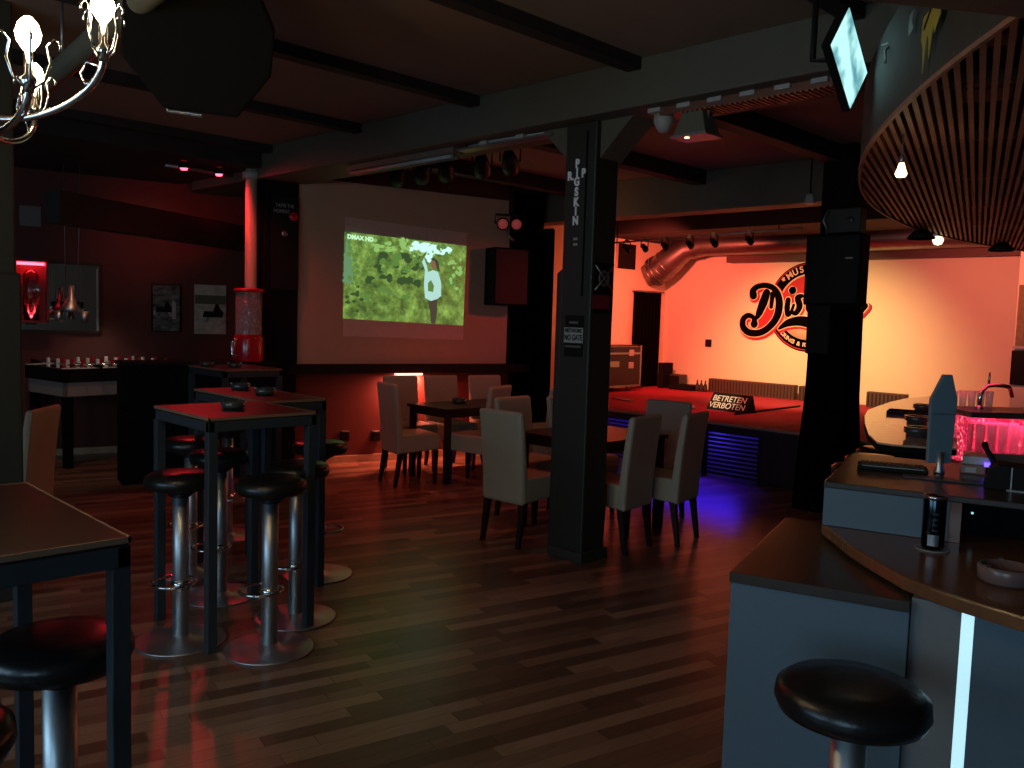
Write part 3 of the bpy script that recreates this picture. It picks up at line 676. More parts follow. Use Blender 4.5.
stools = [
 ('black bar stool at the front right of the closer middle table', (-3.59, 1.99, 0)),
 ('black bar stool just behind the front right one of the middle group', (-3.88, 2.30, 0)),
 ('black bar stool between the two middle bistro tables', (-4.45, 2.16, 0)),
 ('black bar stool at the left of the rear middle table', (-4.98, 2.23, 0)),
 ('black bar stool at the right end of the rear middle table', (-4.45, 2.79, 0)),
 ('black bar stool beyond the rear middle table', (-5.62, 2.78, 0)),
 ('near black bar stool standing under the left foreground table', (-2.14, 0.64, 0)),
 ('black bar stool seat cut by the bottom left corner', tuple(Vector(pz(-86, 738, 0.8)).xy)+(0,)),
 ('black bar stool with domed seat in front of the bar corner', (-0.765, 1.845, 0)),
]
for i, (lab, p) in enumerate(stools):
    s_ = dup(st, lab, p, R([210, 195, 240, 190, 60, 30, 100, 200, 75][i % 9]))

# ------------------------------------------------------------------ dining chairs and tables
def make_chair():
    t = thing('dining_chair', '', 'chair', (0,0,0), 0, 'cream high-backed dining chairs')     # faces +y
    q = MB(); w2 = 0.195
    prof = [(-0.20, 0.31), (0.20, 0.33), (0.215, 0.40), (0.205, 0.465), (0.18, 0.485), (-0.20, 0.485)]
    q.prism([(-w2, y, z) for y, z in prof], (2*w2, 0, 0)); q.build('seat', M['cream'], t, bevel=0.015)
    q = MB(); n = 8; rows = []
    for k in range(n+1):
        f_ = k/n; z = 0.30+(0.955-0.30)*f_; yb = -0.235-0.055*f_**1.6; th = 0.07-0.02*f_; ww = w2-0.0*f_+0.008*f_
        rows.append([q.bm.verts.new(v) for v in ((-ww, yb, z), (ww, yb, z), (ww, yb+th, z), (-ww, yb+th, z))])
    q.bm.faces.new(rows[0][::-1]); q.bm.faces.new(rows[-1])
    for a_, b_ in zip(rows, rows[1:]):
        for k in range(4): q.bm.faces.new([a_[k], a_[(k+1) % 4], b_[(k+1) % 4], b_[k]])
    q.build('backrest', M['cream'], t, bevel=0.022)
    for sx in (-1, 1):
        for yy, dy in ((0.17, 0.0), (-0.19, -0.05)):
            x_ = sx*0.17
            q = MB(); q.hexa([(x_-0.014, yy+dy-0.014, 0), (x_+0.014, yy+dy-0.014, 0), (x_+0.014, yy+dy+0.014, 0), (x_-0.014, yy+dy+0.014, 0),
                              (x_-0.022, yy-0.022, 0.325), (x_+0.022, yy-0.022, 0.325), (x_+0.022, yy+0.022, 0.325), (x_-0.022, yy+0.022, 0.325)])
            q.build('leg', M['darkwood'], t)
    return t
ch = make_chair()
ch['label'] = 'cream dining chair left of the centre post, its back to the viewer'; ch.location = (-4.28, 4.39, 0); ch.rotation_euler = (0, 0, R(3))
chairs = [
 ('cream dining chair just right of the centre post, seen from behind', (-3.78, 4.76, 0), 97),
 ('rightmost cream dining chair, seen from behind in blue light', (-3.70, 5.24, 0), 100),
 ('cream dining chair at the far end of the near dining table', (-4.06, 5.64, 0), 190),
 ('cream dining chair hidden behind the left near chair, at the side of the table', (-4.70, 4.93, 0), -88),
 ('cream dining chair at the table side farthest from the bar, beside the post', (-4.58, 5.42, 0), -84),
 ('cream dining chair at the left front of the far dining table', (-6.42, 5.03, 0), -12),
 ('cream dining chair against the red wall, silhouetted by the wall lamp', (-6.93, 5.43, 0), -98),
 ('cream dining chair against the red wall, middle of the row of three', (-6.80, 5.86, 0), -100),
 ('cream dining chair against the red wall, right end of the row of three', (-6.66, 6.36, 0), -102),
 ('cream dining chair at the near side of the far dining table', (-6.04, 5.50, 0), 108),
 ('cream dining chair at the right end of the far dining table', (-6.10, 6.62, 0), 175),
 ('cream dining chair on the near side of the far table, half behind others', (-5.62, 6.05, 0), 85),
]
for lab, p, a_ in chairs: dup(ch, lab, p, R(a_))
q = pz(20, 407, 0.95)
dup(ch, 'cream dining chair beside the left edge post in the alcove', (q.x-0.05, q.y-0.10, 0), R(140))
def dining(label, x0, x1, y0, y1, z, group='dark dining tables'):
    cx, cy = (x0+x1)/2, (y0+y1)/2; hx, hy = (x1-x0)/2, (y1-y0)/2
    t = thing('dining_table', label, 'table', (cx, cy, 0), 0, group)
    MB().box(-hx, hx, -hy, hy, z-0.03, z).build('tabletop', M['tabletop'], t, bevel=0.004)
    q = MB()
    for a_ in ((-hx+.03, hx-.03, -hy+.03, -hy+.05), (-hx+.03, hx-.03, hy-.05, hy-.03), (-hx+.03, -hx+.05, -hy+.03, hy-.03), (hx-.05, hx-.03, -hy+.03, hy-.03)): q.box(*a_, z-0.09, z-0.03)
    q.build('apron', M['darkwood'], t)
    for sx in (-1, 1):
        for sy in (-1, 1):
            MB().box(sx*(hx-.045)-.025, sx*(hx-.045)+.025, sy*(hy-.045)-.025, sy*(hy-.045)+.025, 0, z-0.03).build('leg', M['darkwood'], t)
dining('dark dining table behind the centre post', -4.60, -3.82, 4.62, 5.50, 0.735)
dining('dark dining table near the red wall', -6.72, -6.10, 5.20, 6.30, 0.72)
q = pz(459, 403, 0.72)
t = thing('ashtray', 'small dark ashtray on the dining table near the red wall', 'ashtray', q)
MB().lathe([(0, 0), (0.06, 0), (0.07, 0.012), (0.072, 0.05), (0.06, 0.05), (0.05, 0.014), (0, 0.012)], 20).build('bowl', M['smoke'], t)

# ------------------------------------------------------------------ stage
STZ = 0.58; SY = 7.72
t = thing('stage', 'low black stage with red carpet before the painted wall', 'stage', (-5.0, SY, 0))
MB().box(-3.08, 3.9, 0.0, 3.66, STZ-0.02, STZ).build('carpet', M['carpet'], t)
MB().box(-3.08, 3.9, -0.02, 0.03, STZ-0.09, STZ-0.015).build('front_lip', M['stagefront'], t)
MB().box(-3.08, 3.9, -0.028, -0.02, STZ-0.02, STZ+0.004).build('edge_strip', mat('edge_strip', (0.30, 0.22, 0.16), 0.5), t)
MB().box(0.72, 3.9, 0.04, 0.10, 0, STZ-0.09).build('front_panel', M['stagefront'], t)
q = MB()
for k in range(11): q.box(-3.08, 0.72, 0.045, 0.065, 0.03+k*0.044, 0.054+k*0.044)
q.build('slatted_front', M['stagefront'], t)
for x_ in (-3.06, -1.9, -0.7, 0.05, 0.69): MB().box(x_, x_+0.03, 0.03, 0.09, 0, STZ-0.09).build('front_post', M['stagefront'], t)
MB().box(-3.08, 0.72, 0.35, 0.37, 0, STZ-0.03).build('inner_board', mat('inner_board', (0.25, 0.25, 0.28), 0.6), t)
MB().box(-3.0, 0.66, 0.10, 0.13, STZ-0.075, STZ-0.05).build('blue_light_strip', M['blueglow'], t)
area('stage_blue', (-5.0, SY-0.05, STZ-0.06), (-5.0, SY-0.45, 0.0), 1.1, 8, (0.05, 0.015, 1.0), 0.05, 95)
area('stage_blue_b', (-6.5, SY-0.04, STZ-0.06), (-6.3, SY-1.0, 0.0), 1.4, 0.3, (0.10, 0.05, 1.0), 0.05)
spot('stage_blue_inner', (-4.95, SY+0.2, STZ-0.06), (-4.95, SY+0.30, 0.0), 5, (0.08, 0.04, 1.0), 120, 1.0, 0.02)
# sign
p = pz(727, 411, STZ)
ang = math.atan2(-p.x, p.y)*0+R(0)
t = thing('stage_sign', 'white keep-off sign with black letters lying tilted on the red carpet', 'sign', (p.x, p.y+0.05, STZ), R(-6))
MB().prism([(-0.26, -0.10, 0.0), (-0.26, 0.10, 0.0), (-0.26, 0.03, 0.20)], (0.56, 0, 0)).build('wedge_body', M['ink'], t)
ny = Vector((0, 0.13, 0.20)).normalized()
mw = mat('sign_white', (0.85, 0.80, 0.60), 0.6)
for s_, k_ in (('BETRETEN', 0.155), ('VERBOTEN', 0.062)):
    text('lettering', s_, 0.108, mw, basis(Vector((0.02, -0.104, 0.0))+ny*k_+Vector((0, -0.010, 0.006)), (1, 0, 0), ny), t, 0.002, bold=0.0, squash=0.95)
# flight case
p = pv(640, 388, (-7.6, 0, 0), (1, 0, 0))
t = thing('flight_case', 'black flight case with metal edges standing on the left of the stage', 'case', (-7.62, 9.55, STZ))
MB().box(-0.42, 0.0, -0.55, 0.62, 0.08, 0.66).build('body', mat('case_laminate', (0.018, 0.013, 0.012), 0.6), t)
q = MB()
for y_ in (-0.56, 0.60):
    for x_ in (-0.43, -0.01): q.box(x_, x_+0.025, y_, y_+0.03, 0.07, 0.67)
for z_ in (0.07, 0.645, 0.54):
    q.box(-0.012, 0.012, -0.55, 0.62, z_, z_+0.025)
q.box(-0.43, 0.012, -0.56, 0.63, 0.655, 0.67)
q.build('metal_edging', M['dullmetal'], t)
for z_ in (0.56, 0.38):
    l_ = MB().box(0.0, 0.022, 0.34, 0.44, z_-0.045, z_+0.045).build('latch', M['offwhite'], t, bevel=0.006)
MB().box(0.0, 0.016, 0.36, 0.42, 0.36, 0.40).build('latch_recess', M['ink'], t)
MB().box(0.0, 0.008, -0.15, 0.12, 0.36, 0.44).build('case_label', M['dullmetal'], t)
for y_ in (-0.4, 0.45):
    for x_ in (-0.36, -0.07):
        MB().lathe([(0, -0.015), (0.04, -0.015), (0.04, 0.015), (0, 0.015)], 16, M4=basis((x_, y_, 0.04), (0,1,0), (0,0,1))).build('castor', M['dullmetal'], t)
# curtained doorway on the left stage wall and black window
def sw(x, y): return pv(x, y, (-8.1, 0), (1, 0))
a_, b_ = sw(632, 290), sw(659, 291)
t = thing('black_curtain', 'black curtain hanging over the doorway beside the flight case', 'curtain', (-8.07, (a_.y+b_.y)/2, STZ))
q = MB(); n = 40; wd = (b_.y-a_.y); zt = 1.48
rows = []
for k in range(n+1):
    y_ = -wd/2+wd*k/n; x_ = 0.02+0.012*math.sin(k*1.25)
    rows.append([q.bm.verts.new((x_, y_, 0.01)), q.bm.verts.new((x_*0.6+0.01, y_, zt)), q.bm.verts.new((x_-0.012, y_, zt)), q.bm.verts.new((x_-0.012, y_, 0.01))])
for r0, r1 in zip(rows, rows[1:]):
    for k in range(4): q.bm.faces.new([r0[k], r0[(k+1) % 4], r1[(k+1) % 4], r1[k]])
q.build('cloth', M['cloth_black'], t)
MB().tube([(0.03, -wd/2-0.05, zt), (0.03, wd/2+0.05, zt)], 0.012).build('rail', M['dullmetal'], t)
a_, b_ = sw(617, 244), sw(635, 245); z0_, z1_ = sw(626, 269).z, sw(626, 244).z
t = thing('wall_vent', 'square black opening high on the wall beside the centre post', 'vent', (-8.095, (a_.y+b_.y)/2, (z0_+z1_)/2))
MB().box(0, 0.02, -(b_.y-a_.y)/2, (b_.y-a_.y)/2, -(z1_-z0_)/2, (z1_-z0_)/2).build('dark_panel', M['ink'], t)
MB().box(0, 0.03, -(b_.y-a_.y)/2-0.03, -(b_.y-a_.y)/2, -(z1_-z0_)/2, (z1_-z0_)/2).build('frame_side', M['offwhite'], t)
# black box in the corner, monitor panels along the stage back
def stp(x, y): return pv(x, y, (0, 11.2), (0, 1))
def stage_box(name, label, cat, x0, y0, x1, y1, yy, dep, m, **kw):
    a_ = pv(x0, y1, (0, yy), (0, 1)); b_ = pv(x1, y0, (0, yy), (0, 1))
    t = thing(name, label, cat, ((a_.x+b_.x)/2, yy, STZ))
    w_ = (b_.x-a_.x)/2; h_ = b_.z-STZ
    MB().box(-w_, w_, 0, dep, 0, h_).build('body', m, t, bevel=0.008)
    MB().box(-w_+0.015, w_-0.015, -0.006, 0, 0.02, h_-0.02).build('front_grille', M['ink'], t)
    return t, w_, h_
stage_box('speaker', 'narrow black speaker in the stage corner beside the curtain', 'speaker', 657, 363, 664, 393, 10.95, 0.25, M['matte'])
t, w_, h_ = stage_box('equipment_box', 'small olive-grey box against the painted wall behind the stage corner', 'box', 664, 375, 680, 392, 11.12, 0.2, M['fascia'])
stage_box('monitor_wedge', 'short black stage monitor left of the keep-off sign', 'speaker', 668, 386, 692, 395, 10.9, 0.3, M['matte'])
mgr = mat('radiator_front', (0.075, 0.032, 0.024), 0.6)
for (x0, x1, y0, y1, lab) in ((708, 794, 389.5, 399, 'long low grey panel at the foot of the painted wall, left of the black pillar'), (866, 905, 400, 409, 'low grey panel at the foot of the painted wall, right of the black pillar'), (798, 812, 397, 402, 'short end panel at the wall foot touching the black pillar')):
    a_ = pv(x0, y0, (0, 11.1), (0, 1)); b_ = pv(x1, y0, (0, 11.1), (0, 1))
    t = thing('floor_panel', lab, 'panel', ((a_.x+b_.x)/2, 11.1, STZ)); w_ = (b_.x-a_.x)/2
    MB().box(-w_, w_, 0, 0.12, 0, 0.20).build('body', mgr, t, bevel=0.005)
    q = MB()
    for k in range(int(w_*2/0.05)): q.box(-w_+0.02+k*0.05, -w_+0.035+k*0.05, -0.006, 0, 0.02, 0.18)
    q.build('ribs', M['stagefront'], t)
for k, px in enumerate((697, 701, 705)):
    p = pv(px, 392, (0, 11.0), (0, 1))
    t = thing('bottle', 'one of three small dark bottles between the stage monitor and the low panel', 'bottle', (p.x, 11.0, STZ), 0, 'small bottles at the stage wall')
    MB().lathe([(0, 0), (0.03, 0), (0.03, 0.09), (0.012, 0.13), (0.012, 0.17), (0, 0.17)], 14).build('body', M['smoke'], t)
p = pv(708.5, 343, (0, 11.39), (0, 1))
t = thing('wall_box', 'small black square socket on the orange-lit wall left of the painted logo', 'socket', (p.x, 11.37, p.z))
MB().box(-0.05, 0.05, 0, 0.03, -0.055, 0.055).build('cover', M['ink'], t, bevel=0.006)
# a cable on the carpet
p0 = pz(735, 414, STZ+0.012); p1_ = pz(800, 406, STZ+0.012)
tag(MB().tube([p0, p0.lerp(p1_, 0.3)+Vector((0, 0.06, 0)), p0.lerp(p1_, 0.7)+Vector((0, -0.05, 0)), p1_], 0.012, 8).build('cable', M['ink']), 'dark cable lying on the red carpet right of the keep-off sign', 'cable')
p0 = pz(612, 398, STZ+0.012); p1_ = pz(632, 401, STZ+0.012)
tag(MB().tube([p0, p1_], 0.014, 8).build('drumstick', M['cream']), 'thin pale rod lying on the carpet below the flight case', 'rod')
p0 = pz(691, 407, STZ+0.02)
t = thing('tape_roll', 'small pale roll lying on the red carpet left of the keep-off sign', 'tape', p0-Vector((0,0,0.02)))
MB().lathe([(0.02, 0), (0.05, 0), (0.05, 0.03), (0.02, 0.03), (0.02, 0)], 18).build('roll', M['paper'], t)

# painted logo on the stage wall
LY = 11.388
def lg(x, y, o=0.0): return pv(x, y, (0, LY-o), (0, 1))
LC = lg(809, 307); 
t = thing('wall_logo', 'large round black and red club logo with script lettering painted on the stage wall', 'logo', (LC.x, LY, LC.z))
O = Vector((LC.x, LY, LC.z))
RX = (lg(806, 309).x-lg(761, 309).x)
def ringm(r0, r1, off, m, name):
    MB().lathe([(r0, 0), (r1, 0), (r1, 0.003), (r0, 0.003), (r0, 0)], 64, M4=basis((0, -off, 0), (1,0,0), (0,0,1))).build(name, m, t)
RR = 0.625
MB().lathe([(0, 0), (RR, 0), (RR, 0.003), (0, 0.003)], 72, M4=basis((0, 0, 0), (1,0,0), (0,0,1))).build('disc', M['logo_black'], t)
ringm(RR*0.955, RR*0.975, 0.004, M['logo_red'], 'thin_ring')
ringm(0.0001, RR*0.74, 0.004, M['logo_cream'], 'inner_disc')
MB().prism([Vector((RR*0.70*math.cos(R(a_)), -0.008, RR*0.70*math.sin(R(a_)))) for a_ in range(5, 176, 6)], (0, -0.002, 0)).build('red_upper_field', M['logo_red'], t)
def arc_text(s, a0, a1, r, size, up):
    n = len(s)
    for k, c in enumerate(s):
        if c == ' ': continue
        a_ = R(a0+(a1-a0)*k/(n-1)); er = Vector((math.cos(a_), 0, math.sin(a_)))
        et = Vector((math.sin(a_), 0, -math.cos(a_))) if up else Vector((-math.sin(a_), 0, math.cos(a_)))
        text('ring_letter', c, size, M['logo_cream'], basis(er*r+Vector((0, -0.006, 0)), et, er if up else -er), t, 0.001, bold=0.003)
arc_text('*MUSIC', 136, 84, RR*0.855, 0.125, True)
arc_text('DRINKS & FOOD', 226, 278, RR*0.855, 0.078, False)
def px_tube(pts, r, m, name, off):      # a painted brush stroke: flat ribbon with varying width
    P = [lg(x, y)-O for x, y in pts]
    # Catmull-Rom
    Q = []; rr = []
    n = len(P)
    for i in range(n-1):
        a_, b_, c_, d_ = P[max(i-1, 0)], P[i], P[i+1], P[min(i+2, n-1)]
        for s_ in range(6):
            u = s_/6
            Q.append(0.5*((2*b_)+(c_-a_)*u+(2*a_-5*b_+4*c_-d_)*u*u+(3*b_-a_-3*c_+d_)*u**3)); rr.append(r[i]*(1-u)+r[i+1]*u)
    Q.append(P[-1]); rr.append(r[-1])
    mb = MB()
    L_, R_ = [], []
    for i, q in enumerate(Q):
        tn = (Q[min(i+1, len(Q)-1)]-Q[max(i-1, 0)]); tn.y = 0; tn.normalize(); nn = Vector((-tn.z, 0, tn.x))
        L_.append(mb.bm.verts.new(q+nn*rr[i]+Vector((0, -off, 0)))); R_.append(mb.bm.verts.new(q-nn*rr[i]+Vector((0, -off, 0))))
    for i in range(len(Q)-1): mb.bm.faces.new([L_[i], L_[i+1], R_[i+1], R_[i]])
    for q, r1 in ((Q[0], rr[0]), (Q[-1], rr[-1])):
        cp = [mb.bm.verts.new(q+Vector((r1*math.cos(2*PI*k/14), -off-0.0003, r1*math.sin(2*PI*k/14)))) for k in range(14)]
        mb.bm.faces.new(cp)
    return mb.build(name, m, t)
strokes = [
 ([(754.2, 295.5), (754, 290.5), (759, 286.5), (767, 285.5), (774.5, 288.5), (779, 296), (780, 306), (777.5, 317), (770.5, 326.5), (761, 332.5), (750, 332.5), (744, 327), (744, 319.5), (749, 315.5), (754.5, 318), (755, 324)],
  [.052, .042, .032, .03, .034, .044, .050, .048, .042, .04, .042, .042, .038, .03, .025, .05]),
 ([(767.5, 293), (764, 303), (760, 313), (757.5, 318)], [.05, .06, .045, .02]),
 ([(773.5, 294), (772, 307)], [.03, .022]),
 ([(789, 300), (788, 308), (788.5, 314.5), (791.5, 313), (794.5, 305)], [.03, .035, .028, .015, .012]),
 ([(793, 290.3), (793.6, 290.6)], [.04, .04]),
 ([(803, 296), (798.5, 298), (800.5, 306), (797, 313), (793, 312.5)], [.02, .035, .038, .028, .018]),
 ([(818, 298), (812, 300), (810, 308), (814, 313), (820, 310)], [.03, .04, .045, .035, .02]),
 ([(834, 298), (828, 300), (826, 307), (830, 313), (838, 312), (846, 304), (840, 298), (834, 298)], [.03, .04, .045, .035, .03, .03, .03, .03]),
 ([(780, 328.5), (789, 323), (801, 321), (815, 323), (835, 322), (855, 315), (866, 306)], [.01, .045, .06, .07, .06, .045, .03]),
]
MB().prism([lg(x, y)-O+Vector((0, -0.0115, 0)) for x, y in ((768, 295), (774, 292), (778, 300), (777, 312), (770, 322), (761, 329), (757, 325), (763, 312))], (0, -0.002, 0)).build('red_fill', M['logo_red'], t)
for k, (pts, r_) in enumerate(strokes):
    px_tube([(x+0.8, y+1.3) for x, y in pts], [v+0.034 for v in r_], M['logo_red'], 'script_red_edge', 0.012+k*0.0005)
for k, (pts, r_) in enumerate(strokes):
    px_tube(pts, [v+0.022 for v in r_], M['logo_cream'], 'script_outline', 0.018+k*0.0005)
for k, (pts, r_) in enumerate(strokes):
    px_tube(pts, [v+0.009 for v in r_], M['logo_black'], 'script_stroke', 0.024+k*0.0005)

# silver duct along the top of the stage wall
def dp(x, y, yy): return pv(x, y, (0, yy), (0, 1))
pts = [(-7.95, 9.6, 2.80), (-7.80, 9.8, 2.55), (-7.55, 10.3, 2.38), (-7.25, 10.8, 2.42), (-6.9, 11.05, 2.58), (-6.3, 11.1, 2.64), (-4.6, 11.1, 2.66), (2.9, 11.1, 2.68)]
pts = [dp(655, 272, 10.9), dp(662, 268, 10.9), dp(672, 259, 10.9), dp(686, 249, 10.95), dp(705, 245.5, 11.0)]
pts = [pts[0]+Vector((-0.05, 0, 0.10))] + pts + [Vector((-5.0, 11.05, pts[-1].z)), Vector((2.9, 11.05, pts[-1].z))]
q = MB(); q.tube(pts, [0.21, 0.22, 0.22, 0.21, 0.17, 0.155, 0.155, 0.155], 24)
t = thing('ventilation_duct', 'silver ventilation duct curving along the top of the painted wall', 'duct', pts[1]); o = q.build('pipe', M['silver'], t); o.location = -pts[1]
q = MB()
for i in range(1, 5):
    for f_ in (0.0, 0.5):
        c_ = pts[i].lerp(pts[i+1], f_); dd = (pts[i+1]-pts[i]).normalized(); r_ = [0.22, 0.22, 0.21, 0.17, 0.155][i]+0.012
        q.tube([c_-dd*0.012, c_+dd*0.012], r_, 24)
o = q.build('seam_bands', M['silver'], t); o.location = -pts[1]
MB().box(-8.1, 2.9, 9.7, 11.4, 2.82, 3.14).build('trim_16', M['ceildark'])['kind'] = 'structure'  # dark bulkhead added so the upper stage wall stays dark
MB().box(-6.9, 2.9, 11.2, 11.4, 2.50, 2.62).build('trim_13', mat('duct_box', (0.10, 0.05, 0.04), 0.6))['kind'] = 'structure'

# lighting bar above the stage with small spots
a_ = pv(600, 244, (0, 8.5), (0, 1)); b_ = pv(803, 228, (0, 8.5), (0, 1))
t = thing('lighting_bar', 'thin lighting bar hung across above the stage', 'lighting bar', a_)
MB().tube([(0,0,0), b_-a_], 0.011, 8).build('tube', M['dullmetal'], t)
for f_ in (0.1, 0.9):
    z_ = 3.14-(a_.z+(b_-a_).z*f_)
    MB().tube([(b_-a_)*f_, (b_-a_)*f_+Vector((0,0,z_))], 0.008, 6).build('hanger', M['black'], t)
def par(label, p, tgt, r=0.08, ln=0.2, lens='smoke', grp=None, name='stage_spotlight', top=None):
    t = thing(name, label, 'stage light', p, 0, grp)
    dd = (Vector(tgt)-Vector(p)).normalized()
    up_ = Vector((0,0,1)); ex = dd.cross(up_).normalized(); ey = ex.cross(dd)
    mm = basis((0,0,-r-0.05), ex, ey)          # local -z looks at the target (ex x ey = -dd)
    MB().lathe([(0, ln*0.5), (r*0.6, ln*0.5), (r*0.75, ln*0.3), (r, -ln*0.1), (r, -ln*0.5), (r*0.92, -ln*0.5), (r*0.9, -ln*0.42)], 20, M4=mm).build('can', M['black'], t)
    MB().lathe([(0, -ln*0.44), (r*0.9, -ln*0.42), (r*0.9, -ln*0.40), (0, -ln*0.40)], 20, M4=mm).build('lens', M[lens], t)
    q = MB(); q.tube([ex*(r+0.012)+Vector((0,0,-r-0.05)), ex*(r+0.012)+Vector((0,0,-0.01)), -ex*(r+0.012)+Vector((0,0,-0.01)), -ex*(r+0.012)+Vector((0,0,-r-0.05))], 0.008, 6); q.build('yoke', M['black'], t)
    MB().box(-0.02, 0.02, -0.02, 0.02, -0.015, 0.03).build('clamp', M['dullmetal'], t)
    return t
for k, (px, lab) in enumerate(((632, 'leftmost small black spot on the bar above the stage'), (652, 'second small black spot on the bar above the stage'), (674, 'third small black spot on the bar above the stage'), (700, 'fourth small black spot on the bar above the stage'), (724, 'fifth small black spot on the bar above the stage'), (757, 'small spot with a pale edge near the right of the stage bar'))):
    p = a_.lerp(b_, (px-600)/203.0)
    par(lab, p, p+Vector((-0.3+0.1*k, 1.5, -1.0)), 0.036, 0.10, grp='small spots on the stage bar')

# fixtures below the main beam
# radiant heaters / pipe run right of the post
def byp(x, y, yy=4.30): return pv(x, y, (0, yy), (0, 1))
a_ = byp(646, 118); b_ = byp(842, 84)
t = thing('heater_rail', 'long ribbed metal fixture with brackets under the beam right of the post', 'ceiling fixture', a_)
dd = b_-a_; dd.z = 0; ln = dd.length
MB().box(0.15, ln, -0.07, 0.07, -0.02, 0.03).build('tray', mat('heater_tray', (0.22, 0.09, 0.06), 0.45, 0.5), t)
MB().tube([(0.0, -0.04, 0.055), (ln, -0.04, 0.055)], 0.014).build('pipe', M['dullmetal'], t)
MB().tube([(0.0, 0.02, 0.07), (ln, 0.02, 0.07)], 0.014).build('pipe', M['dullmetal'], t)
for k in range(6):
    x_ = 0.12+k*(ln-0.2)/5
    q = MB(); q.box(x_-0.045, x_+0.045, -0.09, -0.03, 0.0, 0.075); q.build('bracket', M['offwhite'], t, bevel=0.004)
    MB().box(x_-0.01, x_+0.01, -0.02, 0.02, 0.05, 2.87-a_.z).build('hanger', M['dullmetal'], t)
q = MB()
for k in range(40): q.box(0.3+k*0.032, 0.312+k*0.032, -0.075, 0.075, -0.028, -0.018)
q.build('fins', mat('heater_fins', (0.38, 0.13, 0.07), 0.5, 0.4), t)
p = byp(697, 121)
t = thing('floodlight', 'silver square floodlight hanging under the beam right of the post', 'light', p)
MB().hexa([(-0.11, -0.08, -0.085), (0.11, -0.08, -0.085), (0.11, 0.08, -0.085), (-0.11, 0.08, -0.085), (-0.06, -0.05, 0.07), (0.06, -0.05, 0.07), (0.06, 0.05, 0.07), (-0.06, 0.05, 0.07)]).build('housing', M['duct_matte'], t, bevel=0.006)
MB().box(-0.12, 0.12, -0.09, 0.09, -0.098, -0.084).build('front_frame', M['dullmetal'], t)
MB().lathe([(0, -0.102), (0.014, -0.102), (0.014, -0.098), (0, -0.098)], 12, (-0.03, -0.05, 0)).build('glowing_lamp', M['lampglow'], t)
MB().tube([(-0.075, 0, 0.0), (-0.075, 0, 0.12), (0.075, 0, 0.12), (0.075, 0, 0.0)], 0.008, 6).build('yoke', M['dullmetal'], t)
MB().tube([(0, 0, 0.12), (0, 0, 2.87-p.z)], 0.01, 6).build('hanger', M['dullmetal'], t)
p = byp(664, 122)
t = thing('motion_detector', 'pale ceiling detector just left of the silver floodlight', 'detector', p)
MB().lathe([(0, -0.07), (0.03, -0.06), (0.05, -0.03), (0.062, 0.0), (0.062, 0.04), (0, 0.045)], 20).build('head', M['offwhite'], t)
MB().tube([(0, 0, 0.04), (0, 0, 2.87-p.z)], 0.015, 8).build('stem', M['dullmetal'], t)
# left run: tube lamp, cables
a_ = byp(352, 172); b_ = byp(458, 148)
t = thing('tube_light', 'unlit fluorescent tube fitting under the beam left of the post', 'light', a_)
ln = (b_-a_).x
MB().box(0, ln, -0.05, 0.05, 0.0, 0.05).build('housing', M['duct_matte'], t, bevel=0.004)
MB().tube([(0.03, -0.03, -0.018), (ln-0.03, -0.03, -0.018)], 0.016).build('tube', M['offwhite'], t)
MB().tube([(0.03, 0.03, -0.018), (ln-0.03, 0.03, -0.018)], 0.016).build('tube', M['duct_matte'], t)
for x_ in (0.1, ln-0.1): MB().box(x_-0.01, x_+0.01, -0.02, 0.02, 0.04, 2.87-a_.z).build('hanger', M['black'], t)
a_ = byp(462, 152); b_ = byp(556, 131)
t = thing('cable_tray', 'thin pale cable tray under the beam touching the centre post', 'cable tray', a_)
ln = (b_-a_).x
MB().box(0, ln, -0.05, 0.05, 0.0, 0.015).build('tray', M['dullmetal'], t)
MB().tube([(0, 0.03, 0.035), (ln*0.4, -0.02, 0.04), (ln, 0.02, 0.035)], 0.018).build('cable', M['offwhite'], t)
for x_ in (0.25, 0.62): MB().box(x_, x_+0.07, -0.055, 0.0, 0.01, 0.06).build('junction_box', M['offwhite'], t, bevel=0.004)
for x_ in (0.05, ln-0.05): MB().box(x_-0.008, x_+0.008, -0.008, 0.008, 0.01, 2.87-a_.z).build('hanger', M['black'], t)
# black moving heads on a truss behind the beam
a_ = pv(380, 164, (0, 5.2), (0, 1)); b_ = pv(560, 140, (0, 5.2), (0, 1))
t = thing('lighting_truss', 'black lighting bar behind the beam carrying the row of dark spots', 'lighting bar', a_)
MB().tube([(0,0,0), (b_-a_)], 0.025, 10).build('tube', M['black'], t)
for f_ in (0.05, 0.95):
    MB().tube([(b_-a_)*f_, (b_-a_)*f_+Vector((0,0,3.14-(a_.z+(b_-a_).z*f_)))], 0.012, 6).build('hanger', M['black'], t)
labs = ('leftmost dark stage spot behind the beam', 'dark stage spot above the right part of the screen', 'round dark stage spot hanging lowest in the row', 'dark stage spot left of the double-eyed lamp', 'rightmost dark stage spot next to the centre post')
for k, px in enumerate((402, 430, 456, 492, 518)):
    p = a_.lerp(b_, (px-380)/180.0)
    par(labs[k], p, p+Vector((-1.6, 0.8+0.3*k, -1.2)), 0.075, 0.22, grp='dark stage spots behind the beam')
